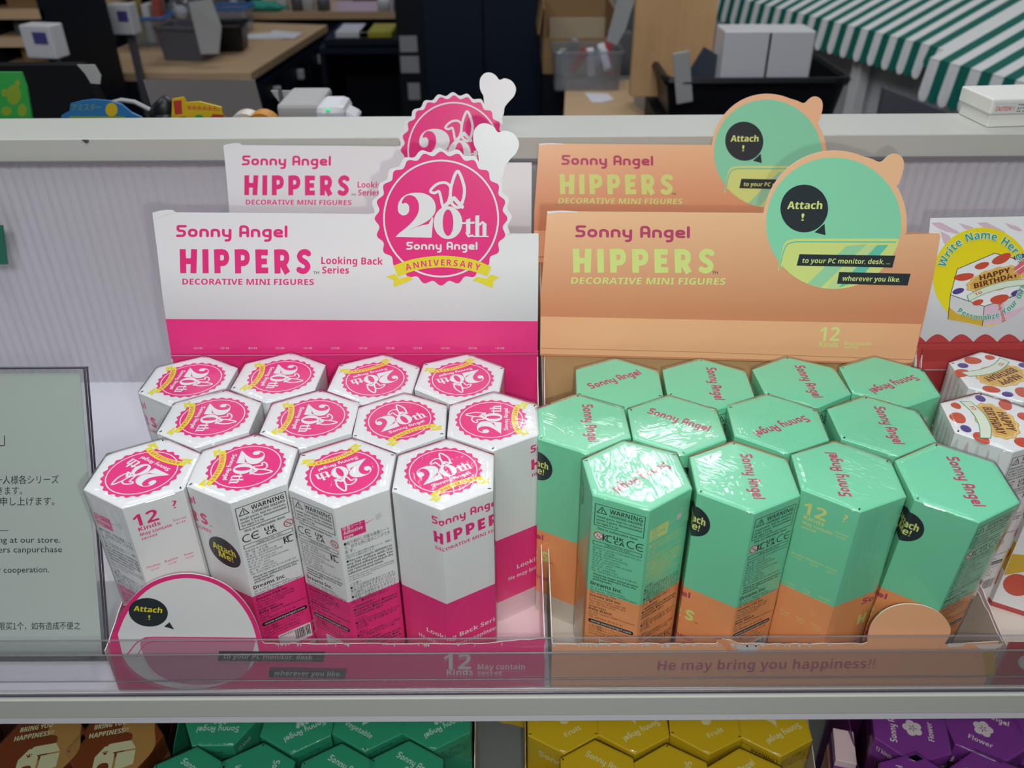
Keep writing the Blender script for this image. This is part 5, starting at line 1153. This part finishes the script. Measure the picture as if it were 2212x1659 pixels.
# -- packing corner: carton, clear tray, oak panel
PZ = CZ - .56
q0 = [onZ(1218, 256, PZ), onZ(1540, 256, PZ), onZ(1525, 172, PZ), onZ(1222, 172, PZ)]
pc = thing('packing_counter', 'oak packing counter behind the orange header card', 'counter', (sum(q0, Vector()) / 4).to_tuple()[:2] + (FZ,))
b = MB(); slabq(b, q0, PZ - .03, PZ, WOOD); b.build('counter_top', pc)
b = MB(); cc0 = sum(q0, Vector()) / 4; slabq(b, [cc0 + (p - cc0) * .97 for p in q0], FZ, PZ - .03, NAVY2); b.build('counter_body', pc)
def at_on(x, y): return onZ(x, y, PZ)
YC = 2.60; a_, c_ = onY(1177, 20, YC), onY(1322, 158, YC)
cb_ = thing('open_carton', 'open cardboard carton with pale lining, behind the orange header', 'carton', ((a_.x + c_.x) / 2, YC + .15, c_.z)); w_ = c_.x - a_.x; h = a_.z - c_.z; xm = (a_.x + c_.x) / 2
b = MB(); b.box((xm, YC, c_.z + h * .28), (w_, .006, h * .56), CARDB); b.box((xm, YC + .25, c_.z + h * .5), (w_, .006, h), CARDB); b.box((a_.x, YC + .125, c_.z + h * .5), (.006, .25, h), CARDB); b.box((c_.x, YC + .125, c_.z + h * .5), (.006, .25, h), CARDB); b.box((xm, YC + .125, c_.z), (w_, .25, .006), CARDB); b.build('carton_body', cb_)
b = MB(); b.box((xm + .01, YC + .23, c_.z + h * .42), (w_ * .86, .012, h * .5), CARDI); b.build('lining', cb_)
b = MB(); b.box((a_.x - .012, YC + .06, c_.z + h * .9), (.004, .2, h * .5), CARDB, Matrix.Rotation(.15, 3, 'Y')); b.build('flap', cb_)
b = MB(); b.box((xm, YC + .125, (FZ + c_.z) / 2 - .003), (w_ * 1.02, .27, c_.z - FZ - .008), NAVY2); tag(b.build('dark_crate'), 'dark crate under the open cardboard carton', 'crate')
tr, c, rot = tub('clear_tray', 'clear plastic tray of wrapped red goods on the oak counter', 1268, 196, PZ, .18, .14, .10, CLB, 0, .004, 1.05)
rnd = random.Random(2)
for k in range(9):
    x_, y_ = rnd.uniform(-.065, .065), rnd.uniform(-.04, .045); b = MB(); m_ = (mat('wrapped_red', '#a8343a', rough=.25), CLB, WPL)[k % 3]
    b.box(c + Vector((x_, y_, .045 + .05 * rnd.random())), (.022, .022, .075), m_, Matrix.Rotation(rnd.uniform(-.6, .6), 3, 'Y') @ Matrix.Rotation(rnd.uniform(-.5, .5), 3, 'X'), .004)
    tag(b.build('wrapped_stick'), 'small %s wrapped stick in the clear tray on the oak counter' % ('red', 'clear', 'white')[k % 3], 'packet', 'wrapped goods in the clear tray')
b = MB(); b.prism([onZ(x, y, PZ + .0005) for x, y in ((1262, 201), (1312, 203), (1327, 215), (1298, 222), (1278, 221))], (0, 0, .001), PAPW); tag(b.build('paper_sheet'), 'white sheet on the oak packing counter', 'paper')
a_, c_ = onY(1378, -40, 2.02), onY(1528, 208, 2.02)
b = MB(); b.box(((a_.x + c_.x) / 2, 2.035, (a_.z + c_.z) / 2), (c_.x - a_.x, .03, a_.z - c_.z), WOODV, None, .001); tag(b.build('oak_panel'), 'upright oak panel standing on the packing counter', 'panel')
b = MB(); q = [onY(x, y, 1.98) for x, y in ((1335, -5), (1372, -5), (1352, 62), (1332, 98), (1310, 88))]; b.prism(q, (0, .004, 0), LGREYP); tag(b.build('hanging_card'), 'pale perforated card hanging left of the oak panel', 'card')
for k, (x, y, w_, h) in enumerate(((1338, 170, .07, .12), (1362, 140, .05, .16))):
    p = at_on(x, y); b = MB(); b.box(p + Vector((0, .06, h / 2)), (w_, .05, h), GREYP, None, .004); tag(b.build('desk_caddy'), ('low grey caddy left of the oak panel', 'taller grey caddy against the oak panel')[k], 'caddy')
tub('storage_bin', 'pale grey bin with cream cloth in it at the end of the packing counter', 1438, 246, PZ, .085, .12, .095, LGREYP, 14)
p = onZ(1438, 246, PZ) + Vector((.005, .075, .08)); b = MB(); b.blob(p, .05, CLOTH, .5, 4, 3, (.9, .9, 1.1)); tag(b.build('cloth', smooth=True), 'cream cloth bunched up in the pale grey bin', 'cloth')
# black crate and two white boxes
KZ2 = CZ - .50
kt, c, rot = tub('black_crate', 'black plastic crate with white boxes in it, behind the round green picture', 1625, 262, KZ2, .36, .24, .085, BLKP, 0, .008, 1.08)
stand = MB(); stand.box(c + Vector((0, 0, (FZ - KZ2) / 2 - .002)), (.40, .24, KZ2 - FZ - .004), NAVY2); tag(stand.build('low_cabinet'), 'dark low cabinet under the black crate', 'cabinet')
for k, (x0, x1) in enumerate(((1568, 1653), (1661, 1742))):
    a_, c_ = onY(x0, 68, c.y - .075), onY(x1, 195, c.y - .075); w_ = c_.x - a_.x; zb = c.z + .009; zt = a_.z; b = MB()
    b.box(((a_.x + c_.x) / 2, c.y - .03, (zb + zt) / 2), (w_, .09, zt - zb), WPL, None, .003); tag(b.build('white_box'), ('white box standing in the black crate, left one', 'white box standing in the black crate, right one')[k], 'box', 'white boxes in the crate')
p = onY(1530, 175, c.y - .02); b = MB(); b.box(p, (.10, .01, .11), mat('slate_card', '#3a4350', rough=.6), Matrix.Rotation(.5, 3, 'Y')); tag(b.build('slate_folder'), 'slate coloured folder leaning in the black crate', 'folder')
a_ = onY(1475, 168, c.y - .135); b = MB(); b.box(a_, (.035, .006, .105), LGREYP, Matrix.Rotation(-.18, 3, 'Y'), .002); tag(b.build('price_card'), 'grey card clipped to the left end of the black crate', 'card')
# -- things peeping over the rail, on the counter
def over(name, label, cat, px, py, Y, dims, m, rz=0, tilt=0, bev=.003):
    p = onY(px, py, Y); t = thing(name, label, cat, (p.x, p.y, KZ)); h = p.z - KZ; rot = Matrix.Rotation(radians(rz), 3, 'Z') @ Matrix.Rotation(radians(tilt), 3, 'X')
    b = MB(); c = Vector((p.x, p.y + dims[1] / 2, KZ + h / 2 + .001)); b.box(c, (dims[0], dims[1], h), m, rot, bev); return t, b, c, rot, h
a_, c_ = onY(312, 172, 1.0), onY(555, 252, 1.0); t = thing('laptop', 'taupe laptop screen seen from behind, over the rail', 'laptop', ((a_.x + c_.x) / 2, 1.0, KZ))
b = MB(); b.prism([onY(312, 170, .98), onY(552, 172, .98), onY(576, 262, .94), onY(340, 262, .94)], (0, -.004, 0), TAUPE); b.build('screen_lid', t)
q0_, q1_ = onY(340, 262, .94), onY(576, 262, .94); b = MB(); b.box(((q0_.x + q1_.x) / 2, .85 + .02, KZ + .008), (q1_.x - q0_.x, .15, .014), GREYP, None, .002); b.build('keyboard_base', t)
b = MB(); b.prism([onY(340, 262, .939), onY(576, 262, .939), Vector((q1_.x, .938, KZ + .014)), Vector((q0_.x, .938, KZ + .014))], (0, -.003, 0), TAUPE); b.build('hinge_panel', t)
t = thing('monitor', 'black monitor seen over the rail at the left edge', 'monitor', (onY(100, 250, 1.0).x, 1.03, KZ)); a_, c_ = onY(-60, 143, 1.02), onY(205, 250, 1.02)
b = MB(); b.prism([onY(-60, 143, 1.02), onY(170, 141, 1.02), onY(236, 262, 1.02), onY(-60, 262, 1.02)], (0, .02, 0), BLKP); b.build('case', t)
b = MB(); b.box(((a_.x + c_.x) / 2, 1.04, (KZ + c_.z) / 2 + .005), (.06, .02, c_.z - KZ - .0), BLKP); b.box(((a_.x + c_.x) / 2, 1.06, KZ + .006), (.2, .13, .01), BLKP, None, .002); b.build('stand', t)
b = MB(); b.prism([onY(x, y, .99) for x, y in ((166, 140), (204, 140), (218, 164), (216, 182), (196, 180), (184, 160))], (0, .002, 0), LGREYP); tag(b.build('price_tag'), 'small pale tag in front of the black monitor', 'tag')
def standee(name, label, pts, Y, m, th=.003):
    b = MB(); b.prism([onY(x, y, Y) for x, y in pts], (0, th, 0), m); t = thing(name, label, 'display card', (onY(pts[0][0], 250, Y).x, Y, KZ)); o = b.build('card', t)
    xs = [onY(x, y, Y) for x, y in pts]; lo = min(xs, key=lambda v: v.z); cx_ = sum((v.x for v in xs)) / len(xs); b = MB(); b.box((cx_, Y + .004, (KZ + lo.z) / 2 + .001), (.02, .004, lo.z - KZ + .002), BLKP); b.build('stay', t); return t, o
DG = mat('display_green', '#2f9a44', rough=.5); DY = mat('display_olive', '#7f9a2c', rough=.5); DB = mat('display_blue', '#2a6da0', rough=.5); DYE = mat('display_yellow', '#c9a818', rough=.5); DR = mat('display_red', '#b0382a', rough=.5); DO = mat('display_orange', '#c8862a', rough=.5)
t, o = standee('green_display_card', 'bright green display card with yellow blotches at the left edge', [(-20, 156), (46, 156), (58, 190), (70, 262), (-20, 262)], .84, DG)
A = Art()
for x, y, rx, ry in ((30, 205, 16, 22), (14, 240, 12, 10), (48, 238, 10, 14), (38, 180, 6, 8), (10, 200, 7, 9)): A.ell(x, y, rx, ry, DY, 1, 14)
A.build('card_print', plane_map((0, .84, 0), (0, -1, 0)), o, world=True)
t, o = standee('blue_display_card', 'blue arched display card with yellow lettering over the rail', [(128, 262), (134, 248), (150, 240), (152, 224), (176, 218), (200, 215), (236, 218), (262, 226), (284, 244), (306, 254), (308, 262)], .83, DB)
A = Art(); A.text('アミスター', (156, 238), (218, 238), 12, DY, 1, .02); A.ell(241, 237, 13, 15, DYE, 2, 24); A.rect(150, 251, 270, 255, DY, 1); A.build('card_print', plane_map((0, .83, 0), (0, -1, 0)), o, world=True)
t, o = standee('yellow_display_card', 'small yellow and red cut-out display card in front of the laptop', [(370, 262), (372, 214), (396, 210), (402, 222), (430, 220), (478, 232), (480, 246), (490, 262)], .82, DYE)
A = Art(); A.poly([(374, 218), (392, 216), (394, 246), (378, 248)], DR, 1); A.poly([(404, 228), (474, 234), (476, 240), (404, 236)], DO, 1)
for k in range(6): A.rect(408 + 11 * k, 229, 410 + 11 * k, 236, DR, 2)
A.ell(430, 254, 9, 7, DG, 1, 14); A.ell(396, 258, 12, 6, DR, 1, 14); A.poly([(450, 262), (488, 262), (484, 248), (460, 246)], DR, 1); A.build('card_print', plane_map((0, .82, 0), (0, -1, 0)), o, world=True)
b = MB(); b.tube([onY(x, y, .88) for x, y in ((240, 222), (262, 216), (290, 220), (330, 240), (345, 262))], .0022, LGREYP, 6); tag(b.build('cable'), 'pale grey cable looping up beside the blue display card', 'cable')
b = MB(); b.blob(onY(356, 243, .87), .0125, BLKP, .4, 5, 2, (1.1, .8, 1.2)); b.lathe([(.010, 0), (.012, .004), (.012, onY(356, 243, .87).z - KZ)], (onY(356, 243, .87).x, .87, KZ), BLKP, 12); tag(b.build('dark_pouch', smooth=True), 'dark bunched pouch left of the yellow display card', 'pouch')
for k, (x, y, m_) in enumerate(((530, 252, CREAM), (566, 252, DO))):
    p = onY(x, y, .90); rr = .017; b = MB(); zc_ = onY(x, 240, .90).z - rr
    V = []; Fc = []; n = 28
    for s_ in (0, 1):
        for r_ in (rr, rr * .62):
            for j in range(n): V.append(Vector((p.x + r_ * cos(2 * pi * j / n), .89 + .02 * s_, zc_ + r_ * sin(2 * pi * j / n))))
    for j in range(n):
        k2 = (j + 1) % n; Fc += [(j, k2, n + k2, n + j), (2 * n + j, 3 * n + j, 3 * n + k2, 2 * n + k2), (j, 2 * n + j, 2 * n + k2, k2), (n + j, n + k2, 3 * n + k2, 3 * n + j)]
    b.add(V, Fc, m_); t = thing('tape_roll', ('roll of cream tape on a stand over the rail, left one', 'roll of brown tape on a stand over the rail, right one')[k], 'tape', (p.x, .9, KZ), group='tape rolls'); b.build('roll', t)
    b = MB(); b.box((p.x, .90, (KZ + zc_ - rr) / 2 + .001), (.03, .03, max(.004, zc_ - rr - KZ + .002)), BLKP); b.build('stand', t)
p = onY(640, 255, .93); t = thing('label_printer', 'grey label printer with paper tray over the rail', 'printer', (p.x, .96, KZ))
b = MB(); b.box((p.x + .003, .97, (KZ + onY(640, 226, .93).z) / 2), (.046, .08, onY(640, 226, .93).z - KZ), LGREYP, None, .004); b.build('case', t)
b = MB(); b.prism([onY(x, y, .99) for x, y in ((585, 196), (645, 197), (668, 226), (608, 228))], (0, .003, 0), LGREYP); b.build('paper_tray', t)
b = MB(); b.prism([onY(x, y, .985) for x, y in ((600, 190), (606, 190), (612, 226), (604, 226))], (0, .004, 0), GREYP); b.build('guide', t)
p = onY(716, 252, .93); t = thing('handheld_scanner', 'white handheld scanner with tiny green light beside the printer', 'scanner', (p.x, .95, KZ)); ht = onY(716, 226, .93).z
b = MB(); b.box((p.x, .95, (KZ + ht) / 2), (.034, .05, ht - KZ), WPL, None, .008); b.build('case', t); b = MB(); b.box((p.x + .014, .945, ht - .012), (.03, .03, .012), WPL, Matrix.Rotation(.5, 3, 'Y'), .004); b.build('trigger_arm', t)
gl = mat('green_light', (.0, .6, .2, 1)); gl.node_tree.nodes['Principled BSDF'].inputs['Emission Color'].default_value = (0, 1, .3, 1); gl.node_tree.nodes['Principled BSDF'].inputs['Emission Strength'].default_value = .6
b = MB(); b.box((p.x - .002, .924, ht - .004), (.004, .002, .002), gl); b.build('status_light', t)
# -- striped awning of the stall at the right
AWG = mat('awning_green', '#12695e', rough=.7, spec=.2, var=.12, vscale=9); AWW = mat('awning_white', '#e4e7e5', rough=.7, spec=.2, var=.04, vscale=9); FLR = mat('stall_white', '#d0d0d2', rough=.7, var=.05, vscale=4)
AZ = CZ - .40
def awning(label, pn, pf, z, nstripe, drop_, depth, rise, name='striped_awning'):
    a_, c_ = (onZ(*pn, z), onZ(*pf, z)) if isinstance(pn, tuple) else (pn, pf); d = (c_ - a_); L_ = d.length; d.normalize(); out = Vector((d.y, -d.x, 0)); out = out if out.x > 0 else -out
    t = thing(name, label, 'awning', ((a_.x + c_.x) / 2, (a_.y + c_.y) / 2, FZ)); w_ = L_ / nstripe
    def roof(s, v): q = a_ + d * s + out * (depth * v); q.z = z + rise * (1 - (1 - v) ** 2 * 1.0) ; return q
    for k in range(nstripe):
        m_ = (AWW, AWG)[k % 2]; s0, s1 = k * w_, (k + 1) * w_; V = []; Fc = []; nv = 8
        for j in range(nv + 1):
            for s_ in (s0, s1): V.append(roof(s_, j / nv))
        Fc = [(2 * j, 2 * j + 1, 2 * j + 3, 2 * j + 2) for j in range(nv)]
        nn = len(V); na = 8
        top0, top1 = roof(s0, 0), roof(s1, 0)
        lower = []
        for j in range(na + 1):
            u_ = j / na; q = top0.lerp(top1, u_); q = q + Vector((0, 0, -drop_ - w_ * .55 * sqrt(max(0, 1 - (2 * u_ - 1) ** 2)))) - out * .01; lower.append(q)
        V += [top0, top1] + lower; Fc.append(tuple([nn, nn + 1] + [nn + 2 + j for j in range(na, -1, -1)]))
        b = MB(); b.add(V, Fc, m_); o = b.build('stripe', t); md = o.modifiers.new('thickness', 'SOLIDIFY'); md.thickness = .002
    return a_, c_, d, out, t
a_, c_, d, out, t = awning('green and white striped awning with scalloped edge over the white stall, further half', (2008, 100), (1540, -15), AZ, 36, .062, 2.2, .5)
c2p = onZ(2009, 127, AZ - .01); w1_ = (c_ - a_).length / 36
awning('green and white striped awning piece tucked under the lower near section', a_ - d * w1_ * 10, a_ - d * .0005, AZ - .002, 10, .03, 2.2, .5)
a2_, c2_, d2, out2, t2 = awning('green and white striped awning section at the near right, lower step', c2p - d * w1_ * 1.12 * 17, c2p, AZ - .01, 17, .075, 2.2, .5)
q0 = onZ(1500, 0, AZ); 
wa = a2_ + out * .12; wb_ = c_ + out * .12
b = MB(); b.prism([Vector((wa.x, wa.y, FZ)) - d * .3, Vector((wb_.x, wb_.y, FZ)) + d * 1.2, Vector((wb_.x, wb_.y, AZ + .02)) + d * 1.2, Vector((wa.x, wa.y, AZ + .02)) - d * .3], out * .03, FLR); 
st = thing('market_stall', 'white stall wall with posts under the striped awning', 'stall', (wa.x, wa.y, FZ)); b.build('stall_wall', st)
for s_ in (.25, .85, 1.5): q = wa + d * s_ - out * .012; b = MB(); b.box((q.x, q.y, (FZ + AZ) / 2), (.035, .035, AZ - FZ), AWW, Matrix.Rotation(atan2(d.y, d.x), 3, 'Z'), .002); b.build('post', st)
for s_ in (.5, .68, 1.1, 1.3):
    q = wa + d * s_ - out * .018
    for z_ in (CZ - .60, CZ - .66, CZ - .78): b = MB(); b.box((q.x, q.y, z_), (.012, .008, .022), GREYP, Matrix.Rotation(atan2(d.y, d.x), 3, 'Z')); b.build('hook', st)
q = wa - out * .16; b = MB(); bp_ = [onY(1898, 262, 1.85), onY(1912, 192, 1.85), onY(2050, 245, 1.85), onY(2090, 262, 1.85)]
b.prism(bp_, (0, .02, 0), GREYP); b.prism([bp_[0], bp_[3], Vector((bp_[3].x, 1.85, FZ)), Vector((bp_[0].x, 1.85, FZ))], (0, .02, 0), GREYP); tag(b.build('grey_screen'), 'grey sloping screen in front of the stall wall', 'screen')
